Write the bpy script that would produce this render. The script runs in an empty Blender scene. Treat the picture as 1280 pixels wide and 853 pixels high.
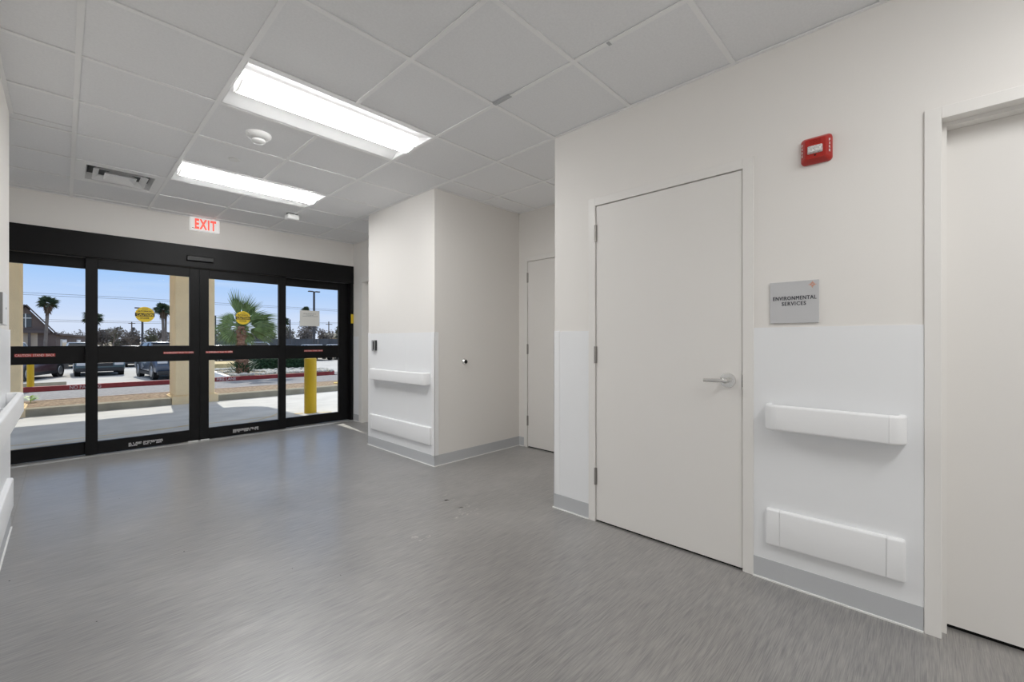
import bpy, bmesh, math, random
from mathutils import Vector, Matrix
random.seed(7)
PI = math.pi
scene = bpy.context.scene
COL = scene.collection

# ------------------------------------------------------------------ camera
cam_data = bpy.data.cameras.new('camera')
cam_data.sensor_width = 36.0
cam_data.lens = 539.28 / 1280 * 36.0
cam_data.clip_start = 0.02
cam_data.clip_end = 2000
cam = bpy.data.objects.new('camera', cam_data)
COL.objects.link(cam)
cam.location = (0, 0, 1.22)
cam.rotation_euler = (PI / 2, 0, -0.8049)
scene.camera = cam

# ------------------------------------------------------------------ exposure
scene.view_settings.view_transform = 'Standard'
scene.view_settings.look = 'None'
scene.view_settings.exposure = 0.0
scene.view_settings.gamma = 1.0
scene.view_settings.use_curve_mapping = False
scene.cycles.max_bounces = 10
scene.cycles.diffuse_bounces = 6
scene.cycles.transparent_max_bounces = 16
scene.cycles.sample_clamp_indirect = 6.0
scene.cycles.use_denoising = True
LAMP = 40.0          # radiance of the ceiling light lenses

# ------------------------------------------------------------------ sky and sun
world = bpy.data.worlds.new('sky')
scene.world = world
world.use_nodes = True
wn, wl = world.node_tree.nodes, world.node_tree.links
wn.clear()
w_out = wn.new('ShaderNodeOutputWorld')
w_bg = wn.new('ShaderNodeBackground')
w_tc = wn.new('ShaderNodeTexCoord')
w_sep = wn.new('ShaderNodeSeparateXYZ')
w_ramp = wn.new('ShaderNodeValToRGB')
w_map = wn.new('ShaderNodeMapping')
w_noise = wn.new('ShaderNodeTexNoise')
w_cr = wn.new('ShaderNodeValToRGB')
w_mix = wn.new('ShaderNodeMixRGB')
wl.new(w_tc.outputs['Generated'], w_sep.inputs[0])
wl.new(w_sep.outputs['Z'], w_ramp.inputs[0])
for e, (p, c) in zip([w_ramp.color_ramp.elements[0], w_ramp.color_ramp.elements[1]] +
                     [w_ramp.color_ramp.elements.new(x) for x in (0.05, 0.13, 0.3)],
                     [(0.0, (0.74, 0.80, 0.95, 1)), (1.0, (0.17, 0.36, 0.85, 1)), (0.05, (0.62, 0.74, 0.99, 1)),
                      (0.13, (0.36, 0.60, 1.0, 1)), (0.3, (0.26, 0.50, 0.98, 1))]):
    e.position = p
    e.color = c
w_map.inputs['Scale'].default_value = (2.2, 2.2, 26.0)
wl.new(w_tc.outputs['Generated'], w_map.inputs['Vector'])
wl.new(w_map.outputs[0], w_noise.inputs['Vector'])
w_noise.inputs['Scale'].default_value = 1.6
w_noise.inputs['Detail'].default_value = 4
w_cr.color_ramp.elements[0].position = 0.50
w_cr.color_ramp.elements[1].position = 0.85
w_cr.color_ramp.elements[1].color = (0.45, 0.45, 0.45, 1)
wl.new(w_noise.outputs[0], w_cr.inputs[0])
wl.new(w_cr.outputs[0], w_mix.inputs[0])
wl.new(w_ramp.outputs[0], w_mix.inputs[1])
w_mix.inputs[2].default_value = (0.86, 0.90, 1.0, 1)
wl.new(w_mix.outputs[0], w_bg.inputs[0])
w_bg.inputs[1].default_value = 1.0
wl.new(w_bg.outputs[0], w_out.inputs[0])

sun_data = bpy.data.lights.new('sun', 'SUN')
sun_data.energy = 3.7
sun_data.angle = math.radians(0.53)
sun_data.color = (1.0, 0.95, 0.86)
sun = bpy.data.objects.new('sun', sun_data)
COL.objects.link(sun)
SUN_TO = Vector((-0.11, -1.0, -0.68)).normalized()      # direction the light travels
sun.rotation_euler = SUN_TO.to_track_quat('-Z', 'Y').to_euler()
sun.location = (3, 30, 25)

# ------------------------------------------------------------------ helpers: materials
MATS = {}


def mat(name, col, rough=0.5, metal=0.0, spec=0.5, bump=None, vary=None, emit=None, coat=0.0):
    """bump=(scale, strength, distance); vary=(scale, amount) colour mottling of the thing itself"""
    m = bpy.data.materials.new(name)
    m.use_nodes = True
    n, l = m.node_tree.nodes, m.node_tree.links
    b = n['Principled BSDF']
    b.inputs['Base Color'].default_value = (*col, 1)
    b.inputs['Roughness'].default_value = rough
    b.inputs['Metallic'].default_value = metal
    b.inputs['Specular IOR Level'].default_value = spec
    b.inputs['Coat Weight'].default_value = coat
    if emit:
        b.inputs['Emission Color'].default_value = (*emit[0], 1)
        b.inputs['Emission Strength'].default_value = emit[1]
    tc = None
    if bump or vary:
        tc = n.new('ShaderNodeNewGeometry')
    if bump:
        t = n.new('ShaderNodeTexNoise')
        t.inputs['Scale'].default_value = bump[0]
        t.inputs['Detail'].default_value = 3
        l.new(tc.outputs['Position'], t.inputs['Vector'])
        bp = n.new('ShaderNodeBump')
        bp.inputs['Strength'].default_value = bump[1]
        bp.inputs['Distance'].default_value = bump[2]
        l.new(t.outputs[0], bp.inputs['Height'])
        l.new(bp.outputs[0], b.inputs['Normal'])
    if vary:
        t = n.new('ShaderNodeTexNoise')
        t.inputs['Scale'].default_value = vary[0]
        t.inputs['Detail'].default_value = 5
        l.new(tc.outputs['Position'], t.inputs['Vector'])
        r = n.new('ShaderNodeValToRGB')
        a = vary[1]
        r.color_ramp.elements[0].position = 0.3
        r.color_ramp.elements[1].position = 0.7
        r.color_ramp.elements[0].color = (*[max(0, c * (1 - a)) for c in col], 1)
        r.color_ramp.elements[1].color = (*[min(1, c * (1 + a)) for c in col], 1)
        l.new(t.outputs[0], r.inputs[0])
        l.new(r.outputs[0], b.inputs['Base Color'])
    MATS[name] = m
    return m


M_WALL = mat('warm_white_paint', (0.83, 0.805, 0.772), 0.55, spec=0.3, bump=(260, 0.12, 0.002))
M_WAINSCOT = mat('white_vinyl_sheet', (0.86, 0.868, 0.88), 0.38, spec=0.4, bump=(500, 0.05, 0.001))
M_RAIL = mat('white_vinyl_cover', (0.89, 0.893, 0.90), 0.42, spec=0.4)
M_DOOR = mat('door_paint', (0.815, 0.792, 0.762), 0.45, spec=0.4)
M_FRAME = mat('frame_paint', (0.83, 0.81, 0.78), 0.35, spec=0.45)
M_TILE = mat('mineral_tile', (0.895, 0.90, 0.91), 0.9, spec=0.1, bump=(420, 0.25, 0.002), vary=(90, 0.025))
M_TEE = mat('white_grid_steel', (0.95, 0.95, 0.95), 0.3, spec=0.5)
M_BASE = mat('grey_rubber_base', (0.53, 0.54, 0.555), 0.5, spec=0.4)
M_CAULK = mat('white_caulk', (0.85, 0.85, 0.83), 0.5)
M_GREYPLASTIC = mat('mid_grey_plastic', (0.22, 0.22, 0.22), 0.4)
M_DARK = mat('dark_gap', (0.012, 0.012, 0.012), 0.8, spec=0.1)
M_DUCT = mat('duct_dark', (0.13, 0.13, 0.13), 0.7)
M_STEEL = mat('satin_steel', (0.78, 0.775, 0.76), 0.24, metal=1.0)
M_HINGE = mat('dull_hinge_steel', (0.40, 0.385, 0.36), 0.38, metal=0.9)
M_SILL = mat('mill_aluminium', (0.62, 0.62, 0.61), 0.35, metal=0.6)
M_BLACK = mat('black_anodised', (0.006, 0.006, 0.0065), 0.42, spec=0.22)
M_BLACKGLOSS = mat('black_gloss', (0.006, 0.006, 0.006), 0.3, spec=0.3)
M_WHITEPL = mat('white_plastic', (0.82, 0.82, 0.81), 0.35)
M_LAMP = mat('lamp_lens', (0.9, 0.9, 0.9), 0.5, emit=((0.985, 0.99, 0.985), LAMP))
M_LAMPSIDE = mat('lamp_lens_flank', (0.9, 0.9, 0.9), 0.5, emit=((1.0, 0.99, 0.97), 1.6))
M_LAMPEND = mat('lamp_lens_end', (0.9, 0.9, 0.9), 0.5, emit=((1.0, 0.99, 0.97), 0.4))
M_REFLECT = mat('white_reflector', (0.86, 0.86, 0.86), 0.5)
M_EXITRED = mat('exit_letter', (0.8, 0.10, 0.07), 0.4, emit=((1.0, 0.13, 0.09), 0.62))
M_EXITFACE = mat('exit_face', (0.85, 0.85, 0.84), 0.4, emit=((1.0, 0.99, 0.97), 0.30))  # weak glow added to the housing to brighten it
M_RED = mat('alarm_red', (0.45, 0.022, 0.016), 0.3)
M_CLEAR = mat('strobe_lens', (0.75, 0.73, 0.73), 0.12, spec=0.9, bump=(180, 0.9, 0.006), vary=(160, 0.35))
M_SIGN = mat('sign_face_grey', (0.56, 0.56, 0.57), 0.4)
M_SIGNTXT = mat('sign_lettering', (0.045, 0.047, 0.06), 0.5)
M_ORANGE = mat('sign_emblem_orange', (0.78, 0.26, 0.09), 0.5)
M_YELLOW = mat('decal_yellow', (0.78, 0.56, 0.03), 0.5)
M_YBLACK = mat('decal_black', (0.02, 0.02, 0.02), 0.5)
M_PAPER = mat('paper', (0.78, 0.78, 0.75), 0.8)
M_INK = mat('pale_ink', (0.36, 0.38, 0.38), 0.8)
M_STICKRED = mat('sticker_red', (0.50, 0.06, 0.05), 0.5)
M_STICKTXT = mat('sticker_print', (0.80, 0.70, 0.68), 0.5)
M_WHITETXT = mat('white_print', (0.55, 0.55, 0.55), 0.5)
# outdoors
M_STUCCO = mat('tan_stucco', (0.95, 0.76, 0.48), 0.9, spec=0.1, bump=(60, 0.4, 0.01), vary=(3, 0.06))
M_CANOPY = mat('canopy_plaster', (0.86, 0.84, 0.80), 0.9, spec=0.1)
M_CONC = mat('apron_concrete', (0.64, 0.63, 0.605), 0.85, spec=0.2, bump=(45, 0.2, 0.004), vary=(2.2, 0.10))
M_KERB = mat('kerb_concrete', (0.36, 0.325, 0.25), 0.9, spec=0.1, vary=(4, 0.15))
M_MULCH = mat('bark_mulch', (0.36, 0.27, 0.19), 0.95, spec=0.1, bump=(30, 0.9, 0.03), vary=(16, 0.55))
M_ASPHALT = mat('worn_asphalt', (0.265, 0.255, 0.255), 0.9, spec=0.2, bump=(60, 0.5, 0.01), vary=(14, 0.28))
M_LOT = mat('pale_lot_concrete', (0.53, 0.51, 0.48), 0.9, spec=0.1, vary=(1.0, 0.10))
M_DIRT = mat('dry_ground', (0.42, 0.36, 0.27), 0.95, spec=0.05, vary=(0.3, 0.2))
M_KERBRED = mat('red_kerb_paint', (0.30, 0.052, 0.050), 0.7, spec=0.2, vary=(6, 0.15))
M_KERBTXT = mat('worn_white_paint', (0.66, 0.54, 0.52), 0.8)
M_LINE = mat('faded_yellow_line', (0.66, 0.52, 0.28), 0.8, vary=(9, 0.15))
M_BOLLARD = mat('bollard_yellow', (0.64, 0.41, 0.012), 0.45, spec=0.4)
M_BARK = mat('palm_bark', (0.34, 0.19, 0.12), 0.95, bump=(40, 0.8, 0.03), vary=(18, 0.35))
M_GREYBARK = mat('grey_bark', (0.20, 0.17, 0.15), 0.95, vary=(3, 0.2))
M_FROND = mat('palm_frond', (0.20, 0.27, 0.10), 0.45, vary=(5, 0.4))
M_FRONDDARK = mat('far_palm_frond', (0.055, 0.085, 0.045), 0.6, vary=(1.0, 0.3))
M_DEADFROND = mat('dead_frond', (0.16, 0.11, 0.075), 0.9, vary=(2, 0.3))
M_HEDGE = mat('hedge_leaf', (0.035, 0.085, 0.035), 0.6, vary=(9, 0.4))
M_SCRUB = mat('scrub_leaf', (0.13, 0.13, 0.075), 0.8, vary=(0.5, 0.35))
M_SCRUBGREY = mat('bare_twig', (0.17, 0.145, 0.125), 0.9, vary=(0.8, 0.25))
M_STONE = mat('pale_river_stone', (0.60, 0.57, 0.50), 0.85, vary=(7, 0.3))
M_WEED = mat('weed_leaf', (0.36, 0.56, 0.07), 0.6)
M_TYRE = mat('tyre', (0.02, 0.02, 0.02), 0.8)
M_RIM = mat('wheel_rim', (0.55, 0.55, 0.56), 0.3, metal=0.8)
M_CARGLASS = mat('car_glass', (0.012, 0.015, 0.018), 0.06, spec=0.8)
M_CARTRIM = mat('car_trim', (0.03, 0.03, 0.032), 0.5)
M_HEADLAMP = mat('head_lamp_glass', (0.65, 0.66, 0.68), 0.1, spec=0.8)
M_TAIL = mat('tail_lamp', (0.35, 0.02, 0.02), 0.2)
PAINT = {k: mat('car_paint_' + k, c, 0.28, metal=0.25, coat=0.6) for k, c in dict(
    white=(0.80, 0.80, 0.80), silver=(0.50, 0.52, 0.54), maroon=(0.10, 0.05, 0.055), teal=(0.07, 0.12, 0.14),
    blue=(0.085, 0.11, 0.16), black=(0.02, 0.022, 0.025), grey=(0.22, 0.23, 0.24)).items()}
M_BROWN = mat('brown_siding', (0.155, 0.115, 0.10), 0.85, vary=(0.6, 0.15))
M_ROOFBROWN = mat('brown_roof', (0.12, 0.095, 0.09), 0.85)
M_BEIGE = mat('beige_wall', (0.62, 0.50, 0.38), 0.9)
M_WINDARK = mat('dark_window', (0.03, 0.04, 0.045), 0.1, spec=0.7)
M_WHITEPAINT = mat('white_paint', (0.78, 0.78, 0.76), 0.6)
M_POLE = mat('dark_pole', (0.06, 0.06, 0.065), 0.6)
M_WOODPOLE = mat('wood_pole', (0.16, 0.13, 0.11), 0.9)
M_FENCE = mat('grey_fence_board', (0.10, 0.105, 0.115), 0.85, vary=(0.6, 0.2))
M_SAND = mat('sand_bed', (0.62, 0.48, 0.24), 0.95, vary=(5, 0.2))


def floor_material():
    m = bpy.data.materials.new('streaked_vinyl_floor')
    m.use_nodes = True
    n, l = m.node_tree.nodes, m.node_tree.links
    b = n['Principled BSDF']
    g = n.new('ShaderNodeNewGeometry')

    def noise(sx, sy, detail=2.0, scale=1.0):
        mp = n.new('ShaderNodeMapping')
        mp.inputs['Scale'].default_value = (sx, sy, 1)
        l.new(g.outputs['Position'], mp.inputs['Vector'])
        t = n.new('ShaderNodeTexNoise')
        t.inputs['Scale'].default_value = scale
        t.inputs['Detail'].default_value = detail
        l.new(mp.outputs[0], t.inputs['Vector'])
        return t.outputs[0]

    def math_node(op, a, c, d=None):
        q = n.new('ShaderNodeMath')
        q.operation = op
        for i, v in enumerate((a, c, d)):
            if v is None:
                continue
            if isinstance(v, float):
                q.inputs[i].default_value = v
            else:
                l.new(v, q.inputs[i])
        return q.outputs[0]
    fine = noise(10, 270, 2.0)
    mid = noise(5, 70, 2.0)
    big = noise(1.4, 2.2, 4.0)
    s = math_node('ADD', math_node('MULTIPLY', fine, 0.60), math_node('MULTIPLY', mid, 0.30))
    s = math_node('ADD', s, math_node('MULTIPLY', big, 0.10))
    r = n.new('ShaderNodeValToRGB')
    r.color_ramp.elements[0].position = 0.37
    r.color_ramp.elements[1].position = 0.63
    r.color_ramp.elements[0].color = (0.022, 0.018, 0.016, 1)
    r.color_ramp.elements[1].color = (0.215, 0.196, 0.178, 1)
    l.new(s, r.inputs[0])
    # dusty film and scuffs left on the vinyl
    dust = noise(1.0, 1.3, 6.0, 1.6)
    dr = n.new('ShaderNodeValToRGB')
    dr.color_ramp.elements[0].position = 0.52
    dr.color_ramp.elements[1].position = 0.80
    dr.color_ramp.elements[1].color = (0.30, 0.30, 0.30, 1)
    l.new(dust, dr.inputs[0])
    mx = n.new('ShaderNodeMixRGB')
    l.new(dr.outputs[0], mx.inputs[0])
    l.new(r.outputs[0], mx.inputs[1])
    mx.inputs[2].default_value = (0.40, 0.385, 0.37, 1)
    l.new(mx.outputs[0], b.inputs['Base Color'])
    rough = math_node('MULTIPLY_ADD', big, 0.14, 0.37)
    l.new(rough, b.inputs['Roughness'])
    b.inputs['Specular IOR Level'].default_value = 0.5
    b.inputs['IOR'].default_value = 3.0
    b.inputs['Sheen Weight'].default_value = 0.55      # dusty film, raised to imitate glare from the glass entrance
    b.inputs['Sheen Roughness'].default_value = 0.5
    b.inputs['Coat Weight'].default_value = 0.35
    b.inputs['Coat Roughness'].default_value = 0.16
    bp = n.new('ShaderNodeBump')
    bp.inputs['Strength'].default_value = 0.5
    bp.inputs['Distance'].default_value = 0.0012
    wave = noise(2.0, 8.0, 2.0)          # trowel marks of the screed showing through
    hb = math_node('ADD', math_node('MULTIPLY', fine, 0.35), math_node('MULTIPLY', mid, 0.8))
    hb = math_node('ADD', hb, math_node('MULTIPLY', wave, 4.5))
    l.new(hb, bp.inputs['Height'])
    l.new(bp.outputs[0], b.inputs['Normal'])
    return m


def glass_material():
    m = bpy.data.materials.new('clear_pane_glass')
    m.use_nodes = True
    n, l = m.node_tree.nodes, m.node_tree.links
    n.clear()
    o = n.new('ShaderNodeOutputMaterial')
    mx = n.new('ShaderNodeMixShader')
    t = n.new('ShaderNodeBsdfTransparent')
    t.inputs[0].default_value = (0.975, 0.985, 0.98, 1)
    gl = n.new('ShaderNodeBsdfGlossy')
    gl.inputs['Roughness'].default_value = 0.0
    fr = n.new('ShaderNodeFresnel')
    fr.inputs['IOR'].default_value = 1.035
    l.new(fr.outputs[0], mx.inputs[0])
    l.new(t.outputs[0], mx.inputs[1])
    l.new(gl.outputs[0], mx.inputs[2])
    l.new(mx.outputs[0], o.inputs[0])
    return m


M_FLOOR = floor_material()
M_GLASS = glass_material()


# ------------------------------------------------------------------ helpers: meshes
class MB:
    """collects shapes in one bmesh"""

    def __init__(self):
        self.b = bmesh.new()

    def box(self, x0, x1, y0, y1, z0, z1, bevel=0.0, seg=2):
        t = bmesh.new()
        bmesh.ops.create_cube(t, size=1.0, matrix=Matrix.Translation(((x0 + x1) / 2, (y0 + y1) / 2, (z0 + z1) / 2)) @
                              Matrix.Diagonal((abs(x1 - x0), abs(y1 - y0), abs(z1 - z0), 1)))
        if bevel:
            bmesh.ops.bevel(t, geom=list(t.edges), offset=bevel, segments=seg, affect='EDGES', profile=0.5)
        self._merge(t)
        return self

    def _merge(self, t):
        m = bpy.data.meshes.new('tmp')
        t.to_mesh(m)
        t.free()
        self.b.from_mesh(m)
        bpy.data.meshes.remove(m)

    def poly(self, pts):
        self.b.faces.new([self.b.verts.new(p) for p in pts])
        return self

    def prism(self, pts, axis, a0, a1, bevel=0.0, seg=2):
        """pts: closed outline in the two other axes (cyclic order yz, zx, xy)"""
        t = bmesh.new()

        def P(u, v, a):
            return {'x': (a, u, v), 'y': (v, a, u), 'z': (u, v, a)}[axis]
        lo = [t.verts.new(P(u, v, a0)) for u, v in pts]
        hi = [t.verts.new(P(u, v, a1)) for u, v in pts]
        k = len(pts)
        t.faces.new(lo[::-1])
        t.faces.new(hi)
        for i in range(k):
            t.faces.new((lo[i], lo[(i + 1) % k], hi[(i + 1) % k], hi[i]))
        bmesh.ops.recalc_face_normals(t, faces=list(t.faces))
        if bevel:
            bmesh.ops.bevel(t, geom=list(t.edges), offset=bevel, segments=seg, affect='EDGES', profile=0.5)
        self._merge(t)
        return self

    def cyl(self, p0, p1, r0, r1=None, n=16, caps=True):
        r1 = r0 if r1 is None else r1
        p0, p1 = Vector(p0), Vector(p1)
        d = (p1 - p0).normalized()
        u = d.orthogonal().normalized()
        v = d.cross(u)
        A, B = [], []
        for i in range(n):
            a = 2 * PI * i / n
            o = u * math.cos(a) + v * math.sin(a)
            A.append(self.b.verts.new(p0 + o * r0))
            B.append(self.b.verts.new(p1 + o * r1))
        for i in range(n):
            self.b.faces.new((A[i], A[(i + 1) % n], B[(i + 1) % n], B[i]))
        if caps:
            self.b.faces.new(A[::-1])
            self.b.faces.new(B)
        return self

    def tube(self, pts, r, n=8):
        pts = [Vector(p) for p in pts]
        rs = r if isinstance(r, (list, tuple)) else [r] * len(pts)
        rings = []
        u = None
        for i, p in enumerate(pts):
            d = (pts[min(i + 1, len(pts) - 1)] - pts[max(i - 1, 0)]).normalized()
            u = d.orthogonal().normalized() if u is None else (u - d * u.dot(d)).normalized()
            v = d.cross(u)
            rings.append([self.b.verts.new(p + (u * math.cos(2 * PI * k / n) + v * math.sin(2 * PI * k / n)) * rs[i]) for k in range(n)])
        for a, c in zip(rings, rings[1:]):
            for k in range(n):
                self.b.faces.new((a[k], a[(k + 1) % n], c[(k + 1) % n], c[k]))
        self.b.faces.new(rings[0][::-1])
        self.b.faces.new(rings[-1])
        return self

    def lathe(self, prof, origin=(0, 0, 0), axis=(0, 0, 1), n=24):
        o, d = Vector(origin), Vector(axis).normalized()
        u = d.orthogonal().normalized()
        v = d.cross(u)
        rings = []
        for r, h in prof:
            rings.append([self.b.verts.new(o + d * h + (u * math.cos(2 * PI * k / n) + v * math.sin(2 * PI * k / n)) * max(r, 1e-4)) for k in range(n)])
        for a, c in zip(rings, rings[1:]):
            for k in range(n):
                self.b.faces.new((a[k], a[(k + 1) % n], c[(k + 1) % n], c[k]))
        self.b.faces.new(rings[0][::-1])
        self.b.faces.new(rings[-1])
        return self

    def blob(self, c, r, sub=1, jitter=0.0, scale=(1, 1, 1)):
        t = bmesh.new()
        bmesh.ops.create_icosphere(t, subdivisions=sub, radius=r)
        for q in t.verts:
            q.co = Vector((q.co.x * scale[0], q.co.y * scale[1], q.co.z * scale[2])) * (1 + random.uniform(-jitter, jitter)) + Vector(c)
        self._merge(t)
        return self


WL = {}      # where each parent stands (translation only, at build time)


def link(o, parent=None):
    COL.objects.link(o)
    if parent is not None:
        o.parent = parent
    return o


def tag(o, label=None, cat=None, group=None, kind=None):
    for k, v in (('label', label), ('category', cat), ('group', group), ('kind', kind)):
        if v:
            o[k] = v
    return o


def empty(name, loc, label=None, cat=None, group=None, kind=None):
    o = bpy.data.objects.new(name, None)
    o.empty_display_size = 0.1
    o.location = loc
    WL[o.name] = Vector(loc)
    link(o)
    return tag(o, label, cat, group, kind)


def world_of(p):
    v = Vector((0, 0, 0))
    while p is not None:
        v += WL.get(p.name, Vector((0, 0, 0)))
        p = p.parent
    return v


def make(name, mb, m, parent=None, label=None, cat=None, group=None, kind=None, smooth=False):
    me = bpy.data.meshes.new(name)
    if isinstance(mb, MB):
        mb.b.normal_update()
        mb.b.to_mesh(me)
        mb.b.free()
    else:
        me = mb
    if parent is not None:
        me.transform(Matrix.Translation(-world_of(parent)))
    if m is not None:
        me.materials.clear()
        me.materials.append(m)
    if smooth:
        me.polygons.foreach_set('use_smooth', [True] * len(me.polygons))
        try:
            me.set_sharp_from_angle(angle=math.radians(38))
        except Exception:
            pass
    o = bpy.data.objects.new(name, me)
    link(o, parent)
    return tag(o, label, cat, group, kind)


def bx(*a, **k):
    return MB().box(*a, **k)


def text_mesh(s, width, height, origin, right, up, depth=0.0006, bold=0.0, space=1.0, align='C'):
    """lettering fitted to width x height, centred at origin, in the plane of right and up"""
    cu = bpy.data.curves.new('lettering', 'FONT')
    cu.body = s
    cu.align_x = 'CENTER'
    cu.resolution_u = 2
    cu.space_character = space
    cu.offset = bold
    cu.extrude = 0.001
    ob = bpy.data.objects.new('lettering', cu)
    COL.objects.link(ob)
    dg = bpy.context.evaluated_depsgraph_get()
    me = bpy.data.meshes.new_from_object(ob.evaluated_get(dg))
    bpy.data.objects.remove(ob)
    bpy.data.curves.remove(cu)
    xs = [v.co.x for v in me.vertices]
    ys = [v.co.y for v in me.vertices]
    x0, x1, y0, y1 = min(xs), max(xs), min(ys), max(ys)
    R, U, O = Vector(right), Vector(up), Vector(origin)
    N = R.cross(U)
    for v in me.vertices:
        a = ((v.co.x - x0) / (x1 - x0) - 0.5) * width
        b = ((v.co.y - y0) / (y1 - y0) - 0.5) * height
        v.co = O + R * a + U * b + N * (depth if v.co.z > 0 else 0.0)
    return me


def heavy_text(s_, width, height, origin, right, up, depth=0.0006, space=1.0, grow=0.0006):
    m = MB()
    for k in (-1, 1):
        for q in (-1, 1):
            o_ = Vector(origin) + Vector(right) * grow * k + Vector(up) * grow * q * 0.6
            me = text_mesh(s_, width - 2 * grow, height - 1.2 * grow, o_, right, up, depth + 0.00002 * (k + q), space=space)
            m.b.from_mesh(me)
            bpy.data.meshes.remove(me)
    return m


def copy_tree(o, parent=None):
    c = o.copy()
    COL.objects.link(c)
    if parent is not None:
        c.parent = parent
    for ch in list(o.children):
        copy_tree(ch, c)
    return c


def disc(mb, c, r, normal, n=28, thick=0.0006):
    c = Vector(c)
    nn = Vector(normal)
    mb.cyl(c, c + nn * thick, r, n=n)
    return mb


# ================================================================== THE ROOM
XL, XR = -0.245, 2.498          # corridor side walls
YB = 6.41                       # entrance wall
ZC = 2.705                      # ceiling grid
XRL, XRR = -0.81, 3.09          # side walls of the vestibule end
YN = -6.0                       # far end behind the camera
XA, YA0, YA1 = 3.70, 1.966, 3.445   # alcove
YP = 4.752                      # far face of the projecting wall
ZW = 1.289                      # top of the wainscot
T = 0.15


def structure(name, mb, m, label, parent=None, smooth=False):
    return make(name, mb, m, parent, label, None, None, 'structure', smooth)


structure('floor', bx(-1.4, 4.4, YN - 0.3, 6.48, -0.12, 0.0), M_FLOOR, 'grey vinyl floor with fine streaks running across the corridor')
# walls; openings are left where the doors stand
D1 = (0.706, 1.614)             # leaf edges of door_1 along Y
D2 = (-0.97, -0.055)
DZ = 2.134
w = MB()
w.box(XR, XR + T, YN, D2[0] - 0.012, 0, ZC + 0.03)
w.box(XR, XR + T, D2[0] - 0.012, D2[1] + 0.012, DZ + 0.004, ZC + 0.03)
w.box(XR, XR + T, D2[1] + 0.012, D1[0] - 0.004, 0, ZC + 0.03)
w.box(XR, XR + T, D1[0] - 0.004, D1[1] + 0.004, DZ + 0.004, ZC + 0.03)
w.box(XR, XR + T, D1[1] + 0.004, YA0, 0, ZC + 0.03)
w.box(XR + T, XA + T, YA0 - T, YA0, 0, ZC + 0.03)
WALL_R = structure('wall_right', w, M_WALL, 'long off-white painted wall on the right with the alarm and sign')
D3 = (2.392, 3.306)             # alcove door along Y
w = MB()
w.box(XA, XA + T, YA0, D3[0] - 0.004, 0, ZC + 0.03)
w.box(XA, XA + T, D3[0] - 0.004, D3[1] + 0.004, DZ + 0.004, ZC + 0.03)
w.box(XA, XA + T, D3[1] + 0.004, YA1, 0, ZC + 0.03)
structure('wall_alcove', w, M_WALL, 'off-white back wall of the alcove holding a closed door')
WALL_P = structure('wall_pier', bx(XR, XA + T, YA1, YP, 0, ZC + 0.03), M_WALL, 'projecting off-white wall block beside the alcove')
D4 = (5.15, 6.06)
w = MB()
w.box(XRR, XRR + T, YP, D4[0], 0, ZC + 0.03)
w.box(XRR, XRR + T, D4[0], D4[1], 2.12, ZC + 0.03)
w.box(XRR, XRR + T, D4[1], YB + 0.2, 0, ZC + 0.03)
WALL_V = structure('wall_vestibule', w, M_WALL, 'short off-white side wall next to the glass entrance')
WALL_L = structure('wall_left', bx(XL - 0.6, XL, YN, 4.30, 0, ZC + 0.03), M_WALL, 'off-white wall along the left edge of the view')
structure('wall_recess', bx(XRL - T, XRL, 4.30, YB + 0.2, 0, ZC + 0.03), M_WALL, 'hidden side wall behind the left wall corner')
structure('wall_back', bx(XRL, XRR, YB - 0.06, YB + 0.14, 2.358, ZC + 0.03), M_WALL, 'off-white strip of wall above the glass entrance')
structure('wall_near', bx(XL, XR, YN - T, YN, 0, ZC + 0.03), M_WALL, 'end wall of the corridor behind the viewer')

# ---- ceiling: slab, tiles, grid
CEIL = structure('ceiling', bx(-1.0, 3.9, YN - 0.2, YB + 0.14, ZC + 0.16, ZC + 0.2), M_TILE, 'suspended ceiling of square white tiles in a white grid')
GX, GY, P_ = 0.0544, 2.5756, 0.6096
bands = [(YN, YA0, XL, XR), (YA0, YA1, XL, XA), (YA1, 4.30, XL, XR), (4.30, YP, XRL, XR), (YP, YB - 0.06, XRL, XRR)]
lights = [(1, 0), (1, 3), (1, -6), (1, -10)]         # grid cell (i, j) of each 2x4 troffer; it also takes cell i+1
skip = set()
for i, j in lights:
    skip |= {(i, j), (i + 1, j)}
VENT = (0, 4)
skip.add(VENT)
for i in range(-2, 7):
    for j in range(-15, 7):
        if (i, j) in skip:
            continue
        x0, x1, y0, y1 = GX + i * P_, GX + (i + 1) * P_, GY + j * P_, GY + (j + 1) * P_
        pieces = []
        for b0, b1, c0, c1 in bands:
            a0, a1, e0, e1 = max(x0, c0), min(x1, c1), max(y0, b0), min(y1, b1)
            if a1 - a0 > 0.02 and e1 - e0 > 0.01:
                if pieces and abs(pieces[-1][0] - a0) < 1e-4 and abs(pieces[-1][1] - a1) < 1e-4:
                    pieces[-1][3] = e1
                else:
                    pieces.append([a0, a1, e0, e1])
        if not pieces:
            continue
        t = MB()
        for a0, a1, e0, e1 in pieces:
            g = 0.006
            t.box(a0 + g, a1 - g, e0 + g, e1 - g, ZC + 0.0075, ZC + 0.022)
        make('ceiling_tile', t, M_TILE, CEIL)
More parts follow.
